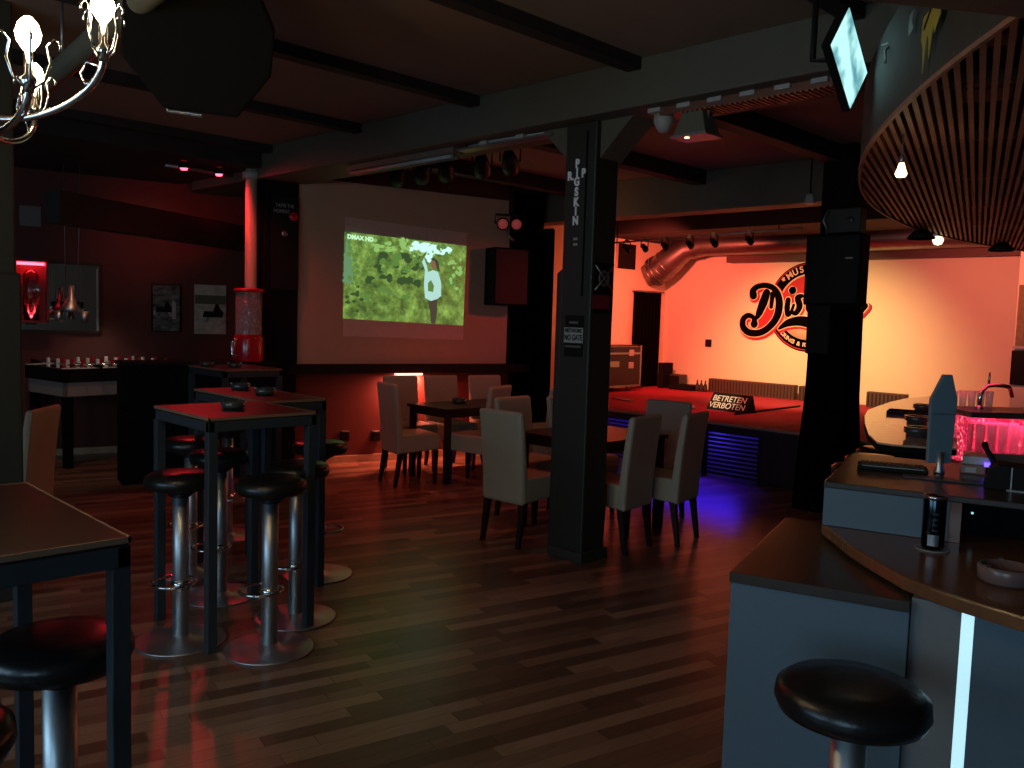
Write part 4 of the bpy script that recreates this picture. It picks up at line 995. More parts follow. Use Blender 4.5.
# double-eyed lamp at the screen end
p = wpt(510, 215, 0.45)
t = thing('twin_spotlight', 'twin-eyed black lamp with two reddish lenses above the wall speaker', 'stage light', p)
vw = (Vector((0,0,EYE))-p).normalized(); ex = vw.cross(Vector((0,0,1))).normalized()*-1; ey = Vector((0,0,1))
for sg in (-1, 1):
    mm = basis(ex*0.075*sg+Vector((0,0,-0.10)), ex, vw.cross(ex).normalized())
    MB().lathe([(0, -0.12), (0.05, -0.12), (0.07, -0.02), (0.07, 0.05), (0.06, 0.05), (0.055, 0.02)], 20, M4=mm).build('can', M['black'], t)
    MB().lathe([(0, 0.045), (0.04, 0.035), (0.057, 0.02), (0, 0.01)], 20, M4=mm).build('lens', M['redlens'], t)
MB().tube([ex*-0.16+Vector((0,0,-0.10)), ex*-0.16, ex*0.16, ex*0.16+Vector((0,0,-0.10))], 0.012, 6).build('yoke', M['black'], t)
MB().tube([(0,0,0), (0,0,3.14-p.z)], 0.015, 8).build('stem', M['black'], t)
q_ = MB(); q_.tube([ex*-0.02+Vector((0,0,-0.17)), ex*0.0+Vector((0,0,-0.24)), ex*0.05+Vector((0,0,-0.28))], 0.012, 6); q_.build('cable', M['dullmetal'], t)
# wall speaker at the right end of the screen
cR = (wpt(488, 275, 0.25)+wpt(524, 275, 0.25))/2
t = thing('wall_speaker', 'black loudspeaker mounted at the right end of the projection screen', 'speaker', (cR.x, cR.y, 1.73), math.atan2(WB.y, WB.x)-R(8))
wd = (wpt(521, 275, 0.25)-wpt(489, 275, 0.25)).length
MB().box(-wd/2, wd/2, -0.15, 0.13, 0, 0.64).build('cabinet', M['matte'], t, bevel=0.01)
MB().box(-wd/2+0.02, wd/2-0.02, -0.158, -0.15, 0.02, 0.62).build('grille', mat('brown_grille', (0.035, 0.016, 0.013), 0.8), t)
MB().box(-0.06, 0.06, 0.13, 0.36, 0.25, 0.40).build('wall_bracket', M['black'], t)
# black drapes between screen and stage
def drape(label, p0, p1, z0, z1, m='cloth_black', amp=0.03, n=36):
    p0 = Vector((*p0[:2], 0)); p1 = Vector((*p1[:2], 0)); d_ = (p1-p0); nn = Vector((d_.y, -d_.x, 0)).normalized()
    t = thing('black_drape', label, 'curtain', (p0+p1)/2)
    q = MB(); rows = []
    for k in range(n+1):
        b_ = p0+d_*(k/n)-(p0+p1)/2; o_ = nn*(amp*math.sin(k*1.35))
        rows.append([q.bm.verts.new(b_+o_+Vector((0,0,z0))), q.bm.verts.new(b_+o_*0.6+Vector((0,0,z1))), q.bm.verts.new(b_+o_*0.6-nn*0.01+Vector((0,0,z1))), q.bm.verts.new(b_+o_-nn*0.01+Vector((0,0,z0)))])
    for r0, r1 in zip(rows, rows[1:]):
        for k in range(4): q.bm.faces.new([r0[k], r0[(k+1) % 4], r1[(k+1) % 4], r1[k]])
    q.build('cloth', M[m], t)
    MB().tube([p0-(p0+p1)/2+Vector((0,0,z1)), p1-(p0+p1)/2+Vector((0,0,z1))], 0.02, 8).build('rail', M['black'], t)
    return t
dA = pv(514, 300, (0, 7.35), (0, 1)); dB = pv(551, 300, (0, 7.35), (0, 1))
drape('black drape hanging behind the wall speaker beside the stage', dA, dB, 0.02, 2.62)
drape('black drape covering the wall corner right of the projection screen', along(W0, 2.09, 0.09), along(W0, 2.52, 0.09), 0.02, 3.05, amp=0.012)
# big speaker hung from the ceiling near the chandelier
p = pd(203, 40, 3.7)
t = thing('ceiling_speaker', 'large black angled loudspeaker hung from the ceiling beside the chandelier', 'speaker', p)
view = (Vector((0,0,EYE))-p).normalized(); ex = Vector((CX.x, CX.y, CX.z)); 
mm = basis((0,0,0), (CX*0.93+CF*0.30+CY*0.08), (CF*0.9-CY*0.35))
ex = Vector([mm[i][0] for i in range(3)]); ey0 = Vector([mm[i][1] for i in range(3)]); ey = (ey0-ex*ey0.dot(ex)).normalized(); mm = basis((0,0,0), ex, ey)
P = [(-0.17, -0.26, 0.22), (0.17, -0.26, 0.22), (0.30, -0.26, -0.24), (-0.30, -0.26, -0.24)]
oct_ = [(-0.29, 0.14), (-0.20, 0.26), (0.20, 0.26), (0.29, 0.10), (0.29, -0.08), (0.17, -0.27), (-0.12, -0.28), (-0.29, -0.10)]
MB().prism([mm @ Vector((x_, -0.25, z_)) for x_, z_ in oct_], (mm.to_3x3() @ Vector((0, 0.55, 0)))).build('cabinet', M['felt'], t, bevel=0.012)
for xx, zz, rot in ((-0.29, 0.02, 0), (-0.05, -0.285, 1)):
    c_ = Vector((xx, -0.10, zz))
    if rot: pts_ = [(-0.07, 0, 0.0), (-0.07, 0, -0.02), (0.07, 0, -0.02), (0.07, 0, 0.0)]
    else: pts_ = [(0.0, -0.07, 0.0), (-0.015, -0.07, 0.02), (-0.015, 0.07, 0.02), (0.0, 0.07, 0.0)]
    MB().tube([mm @ (c_+Vector(v)) for v in pts_], 0.009, 8).build('handle', M['dullmetal'], t)
MB().tube([mm @ Vector((0, 0.2, 0)), Vector(((mm @ Vector((0, 0.2, 0))).x, (mm @ Vector((0, 0.2, 0))).y, 3.14-p.z))], 0.015, 8).build('hanger', M['black'], t)
# flexible duct by the chandelier
a_ = pz(30, 96, 2.80); b_ = pz(190, -42, 2.80)
t = thing('flexible_duct', 'grey ribbed ventilation hose under the ceiling behind the chandelier', 'duct', a_)
q = MB(); n = 60; q.tube([(b_-a_)*(k/n) for k in range(n+1)], [0.050+0.005*(k % 2) for k in range(n+1)], 20); q.build('hose', M['duct_matte'], t)
MB().tube([(b_-a_)*0.3+Vector((0,0,0.06)), (b_-a_)*0.3+Vector((0,0,0.34))], 0.008, 6).build('hanger', M['dullmetal'], t)

# ------------------------------------------------------------------ chandelier
DC = 2.0
bulbA = pd(29, 28, DC); bulbB = pd(103, 6, DC-0.05)
cen = pd(-38, 60, DC+0.12)
t = thing('chandelier', 'silver arm chandelier with glowing bulbs in the top left corner', 'chandelier', (cen.x, cen.y, cen.z))
def arm(tip, k):
    tip = tip-cen; h = Vector((tip.x, tip.y, 0)); r_ = h.length; hd = h.normalized()
    base_z = tip.z-0.135
    pts = []
    n = 20
    for i in range(n+1):
        a_ = PI*(0.98)*i/n
        # a J-shaped arm: out of the hub, swinging down and up to the cup
        x_ = r_*0.06+(r_*0.94)*(1-math.cos(a_))/2
        z_ = -0.10+(base_z+0.10)*(i/n)-0.085*math.sin(a_)
        pts.append(hd*x_+Vector((0,0,z_)))
    pts.append(hd*r_+Vector((0,0,base_z)))
    o = MB().tube(pts, 0.0085, 10).build('arm', M['chrome'], t)
    c_ = hd*r_+Vector((0,0,base_z))
    MB().lathe([(0, -0.01), (0.010, -0.01), (0.014, 0.01), (0.018, 0.02), (0.010, 0.03), (0.010, 0.078), (0, 0.078)], 20, tuple(c_)).build('candle_cup', M['chrome'], o)
    MB().lathe([(0, 0.078), (0.010, 0.08), (0.022, 0.098), (0.026, 0.116), (0.020, 0.136), (0.008, 0.150), (0, 0.152)], 20, tuple(c_)).build('bulb', M['bulb'], o)
    for j in range(4):
        b_ = j*PI/2+0.4+k; e_ = Vector((math.cos(b_), math.sin(b_), 0))
        MB().tube([c_+e_*0.008+Vector((0,0,0.0)), c_+e_*0.03+Vector((0,0,0.02)), c_+e_*0.042+Vector((0,0,0.06)), c_+e_*0.036+Vector((0,0,0.095)), c_+e_*0.05+Vector((0,0,0.112)), c_+e_*0.062+Vector((0,0,0.10)), c_+e_*0.060+Vector((0,0,0.088))], 0.0028, 6).build('leaf_prong', M['chrome'], o)
    q = MB(); q.tube([c_+hd*-0.01+Vector((0,0,-0.02)), c_+hd*-0.05+Vector((0,0,-0.005)), c_+hd*-0.07+Vector((0,0,-0.03)), c_+hd*-0.055+Vector((0,0,-0.055)), c_+hd*-0.02+Vector((0,0,-0.05))], 0.003, 6); q.build('scroll', M['chrome'], o)
    return c_+cen
tipB = bulbB+Vector((0,0,0.02)); rB = Vector(((tipB-cen).x, (tipB-cen).y, 0)); rr_ = rB.length; aB = math.atan2(rB.y, rB.x)
tips = []
vA = Vector(((bulbA-cen).x, (bulbA-cen).y, 0))
arm(tipB, 0); tips.append(tipB)
# put bulb A's arm a little nearer the viewer
tipA = pd(28, 24, DC-0.16); arm(tipA, 1); tips.append(tipA)
for k in range(2, 6):
    a_ = aB+k*PI/3
    dA_ = math.atan2((tipA-cen).y, (tipA-cen).x)-a_
    if math.cos(dA_) > 0.3: continue
    tp = cen+Vector((math.cos(a_)*rr_, math.sin(a_)*rr_, (tipB-cen).z)); arm(tp, k); tips.append(tp)
MB().lathe([(0, -0.16), (0.012, -0.155), (0.02, -0.13), (0.035, -0.11), (0.035, -0.08), (0.014, -0.05), (0.012, 0.20), (0.022, 0.24), (0.012, 0.28), (0, 0.28)], 24).build('hub', M['chrome'], t)
MB().tube([(0,0,0.28), (0,0,3.14-cen.z)], 0.006, 8).build('chain', M['chrome'], t)
for tp in tips:
    point('chandelier_light', tp+Vector((0,0,0.0)), 12.0, (1.0, 0.70, 0.36), 0.03)

# ------------------------------------------------------------------ bar
B0 = Vector((-1.24, 2.12, 0)); BU = Vector((0.956, 0.292, 0)).normalized(); BW = Vector((-BU.y, BU.x, 0))
BA = math.atan2(BU.y, BU.x)
def uw(u, w_, z=0.0): return B0+BU*u+BW*w_+Vector((0,0,z))
def to_uw(p): d_ = Vector((p.x, p.y, 0))-B0; return d_.dot(BU), d_.dot(BW)
# curved counter outline in (u, w)
edge = [to_uw(pz(x, y, 0.95)) for x, y in ((822, 524), (830, 529), (848, 544), (870, 557.5), (903, 576), (932, 588), (960, 597.5), (1024, 617))]
ex_ = edge[-1]
edge += [(ex_[0]+0.25, ex_[1]-0.02), (ex_[0]+0.55, ex_[1]+0.02), (ex_[0]+0.9, ex_[1]+0.15)]
t = thing('bar_corner_cabinet', 'low blue-grey corner unit of the bar with dark wooden top', 'bar', B0, BA)
MB().box(0.0, 0.46, 0.0, 0.80, 0, 0.875).build('body', M['barpanel'], t, bevel=0.003)
MB().box(-0.004, 0.46, -0.006, 0.80, 0.875, 0.905).build('top_board', M['bartop'], t, bevel=0.003)
# counter
t = thing('bar_counter', 'curved glossy brown bar counter on blue-grey panels with a lit strip', 'bar', B0, BA)
back = [(ex_[0]+0.9, 1.3), (0.0, 1.3)]
poly = [Vector((u, v, 0.912)) for u, v in edge]+[Vector((ex_[0]+0.9, 0.78, 0.912)), Vector((edge[0][0], 0.78, 0.912))]
MB().prism(poly, (0, 0, 0.038)).build('worktop', M['barwood'], t, bevel=0.006)
def inset(k, d=0.03):
    a_ = edge[max(k-1, 0)]; b_ = edge[min(k+1, len(edge)-1)]; tx, ty = b_[0]-a_[0], b_[1]-a_[1]; l_ = math.hypot(tx, ty)
    return (edge[k][0]-ty/l_*d, edge[k][1]+tx/l_*d)
ins = [inset(k) for k in range(len(edge))]
P903 = to_uw(pz(903, 603, 0.90)); P962 = to_uw(pz(962, 611, 0.90)); P975 = to_uw(pz(975, 613, 0.90)); P1024 = to_uw(pz(1024, 632, 0.87))
def wallseg(pts, th, z0, z1, m, name, par):
    q = MB()
    for a_, b_ in zip(pts, pts[1:]):
        dx, dy = b_[0]-a_[0], b_[1]-a_[1]; l_ = math.hypot(dx, dy); nx, ny = -dy/l_*th, dx/l_*th
        q.hexa([(a_[0], a_[1], z0), (b_[0], b_[1], z0), (b_[0]+nx, b_[1]+ny, z0), (a_[0]+nx, a_[1]+ny, z0), (a_[0], a_[1], z1), (b_[0], b_[1], z1), (b_[0]+nx, b_[1]+ny, z1), (a_[0]+nx, a_[1]+ny, z1)])
    return q.build(name, m, par)
wallseg([(0.462, 0.02), P962], 0.03, 0, 0.91, M['bargrey'], 'grey_panel', t)
st_ = wallseg([P962, P975], 0.03, 0.05, 0.91, M['stripglow'], 'light_strip', t)
wallseg([P975, (P975[0]+0.5, P975[1]-0.02), (P975[0]+1.0, P975[1]+0.1)], 0.03, 0, 0.91, M['barpanel'], 'blue_panel', t)
# raised block
K0 = pz(822, 525, 0.95); ku, kw = to_uw(K0)
t = thing('bar_shelf_block', 'raised blue-grey bar block with dark top standing on the counter', 'bar', B0+BU*ku+BW*kw+Vector((0,0,0.951)), BA)
zt = 0.145
kr = to_uw(pz(926, 546, 0.951))[0]-ku; kb = to_uw(pz(947, 548, 0.951))[0]-ku; kc = to_uw(pz(959, 548, 0.951))[0]-ku
MB().box(0, kb, 0, 0.03, 0, zt-0.02).build('front_panel', M['barpanel'], t, bevel=0.002)
MB().box(0, 0.03, 0.03, 0.72, 0, zt-0.02).build('side_panel', M['barpanel'], t)
MB().box(kb, kc, 0.0, 0.5, 0, zt-0.02).build('divider', M['barwood'], t)
MB().box(-0.002, 1.6, -0.004, 0.74, zt-0.02, zt).build('top_board', M['bartop'], t, bevel=0.003)
MB().box(kc, 1.6, 0.16, 0.18, 0, zt-0.02).build('recess_back', M['matte'], t)
MB().box(1.57, 1.6, 0.0, 0.73, 0, zt-0.02).build('end_panel', M['barpanel'], t)
ZB = 0.951+zt
q = MB(); q.lathe([(0, 0), (0.004, 0.001), (0, 0.002)], 10); 
t2 = q.build('indicator_light', M['stripglow'], t); t2.location = (kc+0.03, 0.15, 0.07); t2.rotation_euler = (R(90), 0, 0)
# bar body behind
t = thing('back_bar_cabinet', 'dark bar base running back under the raised block and far counter', 'bar', B0, BA)
MB().box(0.34, 2.6, 0.83, 1.62, 0, 0.94).build('front_section', M['matte'], t)

# far counter with round end
ol = [(957, 448), (929, 447), (895, 444.5), (877, 442), (868.5, 434), (865, 424), (864.5, 416), (868, 410), (877, 406.5), (890, 402), (905, 398.5), (930, 396), (957, 396)]
oz = [to_uw(pz(x, y, 1.08)) for x, y in ol]
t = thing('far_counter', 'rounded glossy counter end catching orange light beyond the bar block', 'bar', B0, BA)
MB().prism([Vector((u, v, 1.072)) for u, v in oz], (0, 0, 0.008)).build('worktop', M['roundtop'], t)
MB().prism([Vector((u, v, 1.045)) for u, v in oz], (0, 0, 0.027)).build('edge_board', M['matte'], t)
cu = sum(o_[0] for o_ in oz[5:10])/5; 
MB().box(oz[3][0]+0.06, oz[3][0]+0.26, oz[1][1]+0.25, oz[1][1]+0.75, 0.0, 1.045).build('support', M['matte'], t)

# canopy over the bar
CC = (8.05, 3.45); CR_ = 8.13; CZ = 2.40
def arc_u(w_): return CC[0]-math.sqrt(CR_**2-(w_-CC[1])**2)
t = thing('slatted_canopy', 'large curved canopy of brown wooden slats hung above the bar', 'canopy', B0+Vector((0,0,CZ)), BA)
q = MB(); u = -0.11; W_LO, W_HI = 0.02, 7.75
while u < 2.3:
    h_ = math.sqrt(max(0, CR_**2-(CC[0]-u-0.01)**2)); w0_, w1_ = max(W_LO, CC[1]-h_), min(W_HI, CC[1]+h_)
    q.box(u, u+0.018, w0_, w1_, 0.0, 0.035); u += 0.035
q.build('slats', M['slat'], t)
q = MB(); wv = W_LO
for w_ in (0.25, 0.95, 1.9, 3.0, 4.2, 5.4, 6.6):
    q.box(arc_u(w_)+0.02, 2.3, w_, w_+0.05, 0.035, 0.075)
q.build('cross_battens', M['slat'], t)
n = 40; outer = [(arc_u(W_LO+(W_HI-W_LO)*k/n), W_LO+(W_HI-W_LO)*k/n) for k in range(n+1)]
q = MB()
for a_, b_ in zip(outer, outer[1:]):
    q.hexa([(a_[0]-0.010, a_[1], -0.004), (b_[0]-0.010, b_[1], -0.004), (b_[0], b_[1], -0.004), (a_[0], a_[1], -0.004), (a_[0]-0.010, a_[1], 0.40), (b_[0]-0.010, b_[1], 0.40), (b_[0], b_[1], 0.40), (a_[0], a_[1], 0.40)])
q.build('fascia', M['fascia'], t)
q = MB()
for a_, b_ in zip(outer, outer[1:]):
    q.hexa([(a_[0]-0.016, a_[1], -0.010), (b_[0]-0.016, b_[1], -0.010), (b_[0]-0.001, b_[1], -0.010), (a_[0]-0.001, a_[1], -0.010), (a_[0]-0.016, a_[1], 0.006), (b_[0]-0.016, b_[1], 0.006), (b_[0]-0.001, b_[1], 0.006), (a_[0]-0.001, a_[1], 0.006)])
q.build('rim', M['slat'], t)
MB().prism([Vector((u_, w_, 0.17)) for u_, w_ in outer]+[Vector((2.3, W_HI, 0.17)), Vector((2.3, W_LO, 0.17))], (0, 0, 0.02)).build('backing_board', mat('canopy_backing', (0.10, 0.030, 0.022), 0.8), t)
for u_, w_ in ((1.0, 1.0), (1.0, 5.5), (2.0, 3.0), (0.4, 3.4)):
    MB().box(u_, u_+0.03, w_, w_+0.03, 0.19, 0.74).build('hanger', M['black'], t)
# pale box fixtures resting above the slats
k_l = 0
for x_, y_, lab in ((985, 95, 'pale light fitting above the canopy slats near the top right corner'), (984, 45, 'small pale fitting above the canopy slats, closer to the picture top')):
    p = pz(x_, y_, CZ+0.08); u_, v_ = to_uw(p)
    t = thing('canopy_fitting', lab, 'light', uw(u_, v_, CZ+0.076), BA)
    MB().box(-0.09, 0.09, -0.10, 0.10 if k_l == 0 else 0.02, 0, 0.06).build('housing', mat('fitting_shell', (0.75, 0.5, 0.36), 0.5), t, bevel=0.006)
    MB().box(-0.07, 0.07, -0.08, 0.08 if k_l == 0 else 0.0, 0.06, 0.068).build('lid', M['offwhite'], t)
    k_l += 1
# yellow sticker on the fascia
def fas(x, y):
    lo = None
    d_ = ray(x, y)
    for i in range(4000):
        s_ = 1.0+i*0.0025; p = Vector((0,0,EYE))+d_*s_; u_, v_ = to_uw(p)
        if W_LO < v_ < W_HI and u_ > arc_u(v_)-0.028: return p
    return p
p = fas(931, 35); u_, v_ = to_uw(p)
q1 = fas(919, 35); q2 = fas(945, 20); z0_, z1_ = fas(925, 48).z, fas(935, 16).z
tx = (q2-q1); tx.z = 0; tx.normalize()
t = thing('yellow_sticker', 'yellow torn hand-shaped sticker on the grey canopy edge', 'sticker', p)
nrm = Vector((tx.y, -tx.x, 0)); nrm = nrm if nrm.dot(-p) > 0 else -nrm
ww = 0.16
def stk(a_, z_): return tx*a_*ww+Vector((0,0,z_))+nrm*0.004
hh = 0.085
MB().prism([stk(-0.45, hh*0.9), stk(0.55, hh*1.0), stk(0.62, hh*0.4), stk(0.30, -hh*0.1), stk(0.22, hh*0.25), stk(0.05, -hh*0.9), stk(-0.02, -hh*0.1), stk(-0.14, hh*0.1), stk(-0.30, -hh*1.25), stk(-0.36, -hh*0.3), stk(-0.5, hh*0.1)], nrm*0.002).build('print', M['yellow'], t)
MB().prism([stk(-0.35, hh*0.5), stk(0.0, hh*0.95), stk(0.1, hh*0.95), stk(-0.33, hh*0.35)], nrm*0.004).build('black_mark', M['ink'], t)
t = thing('grey_sticker', 'small pale torn sticker left of the yellow one on the canopy edge', 'sticker', fas(913, 22))
MB().prism([tx*-0.02+Vector((0,0,0.03))+nrm*0.004, tx*0.03+Vector((0,0,0.035))+nrm*0.004, tx*0.01+nrm*0.004, tx*0.03+Vector((0,0,-0.03))+nrm*0.004, tx*-0.02+Vector((0,0,-0.04))+nrm*0.004, tx*-0.03+nrm*0.004], nrm*0.002).build('print', M['dullmetal'], t)
# soffit above the near end of the canopy
a_ = pz(857, 0, 2.37); b_ = pz(1024, 18, 2.37); d_ = (b_-a_).normalized(); nn = Vector((d_.y, -d_.x, 0)); nn = nn if nn.dot(-a_) > 0 else -nn
q = [a_-d_*0.05, b_+d_*1.8, b_+d_*1.8+nn*0.3, a_-d_*0.05+nn*0.3]
struct(MB().hexa([v for v in q]+[v+Vector((0,0,0.77)) for v in q]).build('trim_14', M['beam']))
# pendants from the canopy
def pendant(label, px, py, z, sc=1.0, cord=0.08):
    p = pz(px, py, z)
    t = thing('canopy_pendant', label, 'lamp', p, 0, 'glass lamps under the canopy')
    MB().lathe([(0.010, 0.045), (0.014, 0.03), (0.024, 0.0), (0.018, -0.012), (0, -0.014)], 16).build('glass_shade', M['lampglow'], t)
    MB().lathe([(0, 0.075), (0.009, 0.075), (0.011, 0.045), (0, 0.04)], 12).build('socket', M['dullmetal'], t)
    MB().tube([(0,0,0.07), (0,0,CZ+0.01-z)], 0.002, 6).build('cord', M['dullmetal'], t)
    point('pendant_light', p-Vector((0,0,0.05)), 0.25, (1.0, 0.7, 0.4), 0.02)
pendant('small glowing glass lamp hanging below the canopy slats', 901, 174, 2.24)
p = pz(938, 240, 2.365)
t = thing('canopy_spotlight', 'round glowing spot at the lower rim of the canopy', 'lamp', p)
MB().lathe([(0, -0.045), (0.03, -0.035), (0.045, 0), (0.03, 0.03), (0, 0.035)], 16).build('bulb', M['lampglow'], t)
MB().lathe([(0, 0.03), (0.03, 0.03), (0.03, 0.036), (0, 0.036)], 16).build('socket', M['black'], t)
for (px, py, lab) in ((921, 238, 'dark lamp shade left of the glowing spot at the canopy rim'), (1001, 250, 'dark lamp shade at the canopy rim near the right picture edge')):
    p = pz(px, py, 2.33)
    t = thing('dark_lamp_shade', lab, 'lamp', p)
    MB().lathe([(0.03, 0.07), (0.05, 0.06), (0.11, 0.0), (0.10, -0.01), (0.04, 0.05), (0, 0.06)], 20).build('shade', M['black'], t)
    MB().tube([(0, 0, 0.06), (0, 0, 0.09)], 0.006, 6).build('stem', M['black'], t)

# small tilted monitor
def rigid(c, l_, s_, Lw, Lh):
    l_ = Vector(l_).normalized(); s_ = Vector(s_); s_ = (s_-l_*s_.dot(l_)).normalized(); return l_, s_
kk = 0.355
c = Vector((-4.648*kk, 10.003*kk, EYE+(4.736-EYE)*kk))
l_, s_ = rigid(c, (-0.124, 0.846, -0.518), (0.083, 0.529, 0.844), 0, 0)
t = thing('monitor', 'bright tilted monitor hanging high beside the slatted canopy', 'screen', c)
mm = basis((0,0,0), l_, s_); nz = l_.cross(s_)
sgn = 1 if nz.dot(Vector((0,0,EYE))-c) > 0 else -1
hw, hh_ = kk/2, kk*0.5625/2
def mbx(a0, a1, b0, b1, c0, c1): 
    q = MB(); q.box(a0, a1, b0, b1, min(c0*sgn, c1*sgn), max(c0*sgn, c1*sgn), mm); return q
mbx(-hw-0.012, hw+0.012, -hh_-0.012, hh_+0.012, -0.035, -0.001).build('casing', M['ink'], t, bevel=0.004)
mbx(-hw, hw, -hh_, hh_, -0.001, 0.002).build('picture', M['tv'], t)
end = c*1.0; 
MB().tube([mm @ Vector((0.0, 0, -0.035*sgn)), mm @ Vector((0.0, 0, -0.16*sgn)), Vector(((mm @ Vector((0.0, 0, -0.16*sgn))).x, (mm @ Vector((0.0, 0, -0.16*sgn))).y, 3.14-c.z))], 0.014, 8).build('mount_arm', M['black'], t)
q = MB(); cb = fas(882, 45)-c; q.tube([cb, cb+Vector((0.04, 0.0, 0.0))+tx*0.02, cb+tx*0.06+Vector((0,0,-0.04)), cb+tx*0.07+Vector((0,0,-0.09))], 0.005, 6); q.build('loose_cable', M['dullmetal'], t)

# ------------------------------------------------------------------ pillar right with speakers
def y7(x, y, yy=6.95): return pv(x, y, (0, yy), (0, 1))
t = thing('pillar', 'black pillar in front of the stage wrapped in dark cloth', 'pillar', (-3.28, 7.25, 0))
MB().box(-0.20, 0.08, -0.14, 0.14, 0, 3.14).build('shaft', M['matte'], t, bevel=0.01)
q = MB(); rows = []; n = 48
for z_, e_ in ((0.0, 0.075), (0.5, 0.055), (1.0, 0.02), (1.75, 0.008)):
    ring = []
    for k in range(n):
        a_ = 2*PI*k/n; cx_, cy_ = math.cos(a_), math.sin(a_); m_ = max(abs(cx_)/0.155, abs(cy_)/0.165)
        r_ = 1/m_+e_+0.008*math.sin(k*2.1)*(1.75-z_)
        ring.append(q.bm.verts.new((cx_*r_-0.065, cy_*r_, z_+0.005)))
    rows.append(ring)
for r0, r1 in zip(rows, rows[1:]):
    for k in range(n): q.bm.faces.new([r0[k], r0[(k+1) % n], r1[(k+1) % n], r1[k]])
q.build('cloth_wrap', M['cloth_black'], t)
a_, b_ = y7(803, 300), y7(859, 300); zt_, zb_ = y7(835, 234).z, y7(835, 305).z
t = thing('pillar_speaker', 'large black loudspeaker hung on the pillar before the painted logo', 'speaker', ((a_.x+b_.x)/2, 6.95, zb_))
wd = (b_.x-a_.x)/2
MB().box(-wd, wd, 0.0, 0.155, 0, zt_-zb_).build('cabinet', M['matte'], t, bevel=0.01)
MB().box(-wd+0.02, wd-0.02, -0.008, 0.0, 0.02, zt_-zb_-0.02).build('grille', M['black'], t)
MB().box(wd-0.13, wd-0.07, -0.011, -0.008, 0.38, 0.392).build('badge', M['offwhite'], t)
a_, b_ = y7(806, 330), y7(830, 330); zb2 = y7(815, 354).z
t = thing('pillar_speaker', 'narrow black column speaker below the large pillar speaker', 'speaker', ((a_.x+b_.x)/2, 6.95, zb2))
MB().box(-(b_.x-a_.x)/2, (b_.x-a_.x)/2, 0.0, 0.13, 0, zb_-zb2).build('cabinet', M['matte'], t, bevel=0.01)
MB().box(-(b_.x-a_.x)/2+0.01, (b_.x-a_.x)/2-0.01, -0.006, 0.0, 0.01, zb_-zb2-0.01).build('grille', M['black'], t)
p = y7(842, 220)
t = thing('pillar_projector', 'dark grey device with cables above the large pillar speaker', 'projector', (p.x, 6.98, p.z))
MB().box(-0.16, 0.14, 0.0, 0.13, -0.10, 0.10).build('housing', M['blackgrey'], t, bevel=0.01)
MB().tube([(-0.13, -0.02, 0.08), (-0.16, -0.03, 0.0), (-0.12, -0.02, -0.08)], 0.012, 8).build('cable', M['dullmetal'], t)
MB().lathe([(0, 0), (0.03, 0), (0.03, 0.01), (0, 0.01)], 16, M4=basis((0.06, -0.004, 0), (1,0,0), (0,0,1))).build('lens', M['smoke'], t)
p = y7(810, 200)
t = thing('small_spotlight', 'small pale spot above the pillar speaker, at the beam', 'light', p)
MB().lathe([(0, 0.05), (0.03, 0.05), (0.045, -0.03), (0, -0.03)], 16).build('can', M['offwhite'], t)
MB().tube([(0,0,0.05), (0,0,3.14-p.z)], 0.008, 6).build('stem', M['black'], t)

# ------------------------------------------------------------------ things on the bar
# tap sign (rocket-shaped card on a stand)
p = pz(939, 473, ZB)
t = thing('card_stand', 'tall blue-grey pointed card on a short metal stand on the raised bar block', 'card stand', p, math.atan2(CX.y, CX.x))
MB().lathe([(0, 0), (0.018, 0), (0.018, 0.006), (0.013, 0.02), (0.012, 0.075), (0, 0.075)], 20).build('stand', M['steel'], t)
sc_ = (p-Vector((0,0,EYE))).length/ F_PX
hw_ = 12.3*sc_; H_ = 79*sc_; b_z = 0.035
MB().prism([(-hw_*0.86, 0, b_z), (hw_*0.80, 0, b_z), (hw_*1.0, 0, b_z+H_*0.72), (hw_*0.50, 0, b_z+H_), (-hw_*0.10, 0, b_z+H_), (-hw_*0.90, 0, b_z+H_*0.72)], (0, 0.02, 0)).build('card', M['bluegrey'], t, bevel=0.002)
MB().box(-hw_*0.86, hw_*0.95, -0.002, 0.0, b_z+H_*0.555, b_z+H_*0.562).build('card_crease', M['frame'], t)
# dark can with chrome lid on a coaster
p = pz(932, 549, 0.951)
t = thing('coaster', 'round pale-rimmed coaster under the dark can on the bar counter', 'coaster', p)
MB().lathe([(0, 0), (0.047, 0), (0.048, 0.003), (0.046, 0.003), (0.044, 0.0015), (0, 0.0015)], 36).build('disc', M['offwhite'], t)
t = thing('drink_can', 'slim dark drink can with chrome rim standing on the coaster', 'can', p+Vector((0,0,0.0035)))
hc = 0.158; rc = 0.032
MB().lathe([(0, 0), (rc*0.9, 0), (rc, 0.006), (rc, hc-0.012), (rc*0.93, hc-0.004), (0, hc-0.004)], 36).build('body', mat('can_body', (0.04, 0.05, 0.06), 0.16, 1.0), t)
MB().lathe([(rc*0.8, hc-0.010), (rc*1.02, hc-0.008), (rc*1.02, hc+0.001), (rc*0.9, hc+0.001), (rc*0.88, hc-0.004), (0, hc-0.004), (0, hc-0.007)], 36).build('lid', M['chrome'], t)
vd = (Vector((0,0,0))-Vector((p.x, p.y, 0))).normalized(); a0 = math.atan2(vd.y, vd.x)
q = MB()
for k in range(6):
    a_ = a0-0.45+k*0.16; a2 = a_+0.16
    q.quad([(1.01*rc*math.cos(a_), 1.01*rc*math.sin(a_), 0.012), (1.01*rc*math.cos(a2), 1.01*rc*math.sin(a2), 0.012), (1.01*rc*math.cos(a2), 1.01*rc*math.sin(a2), 0.045), (1.01*rc*math.cos(a_), 1.01*rc*math.sin(a_), 0.045)])
q.build('grey_label', M['dullmetal'], t)
q = MB()
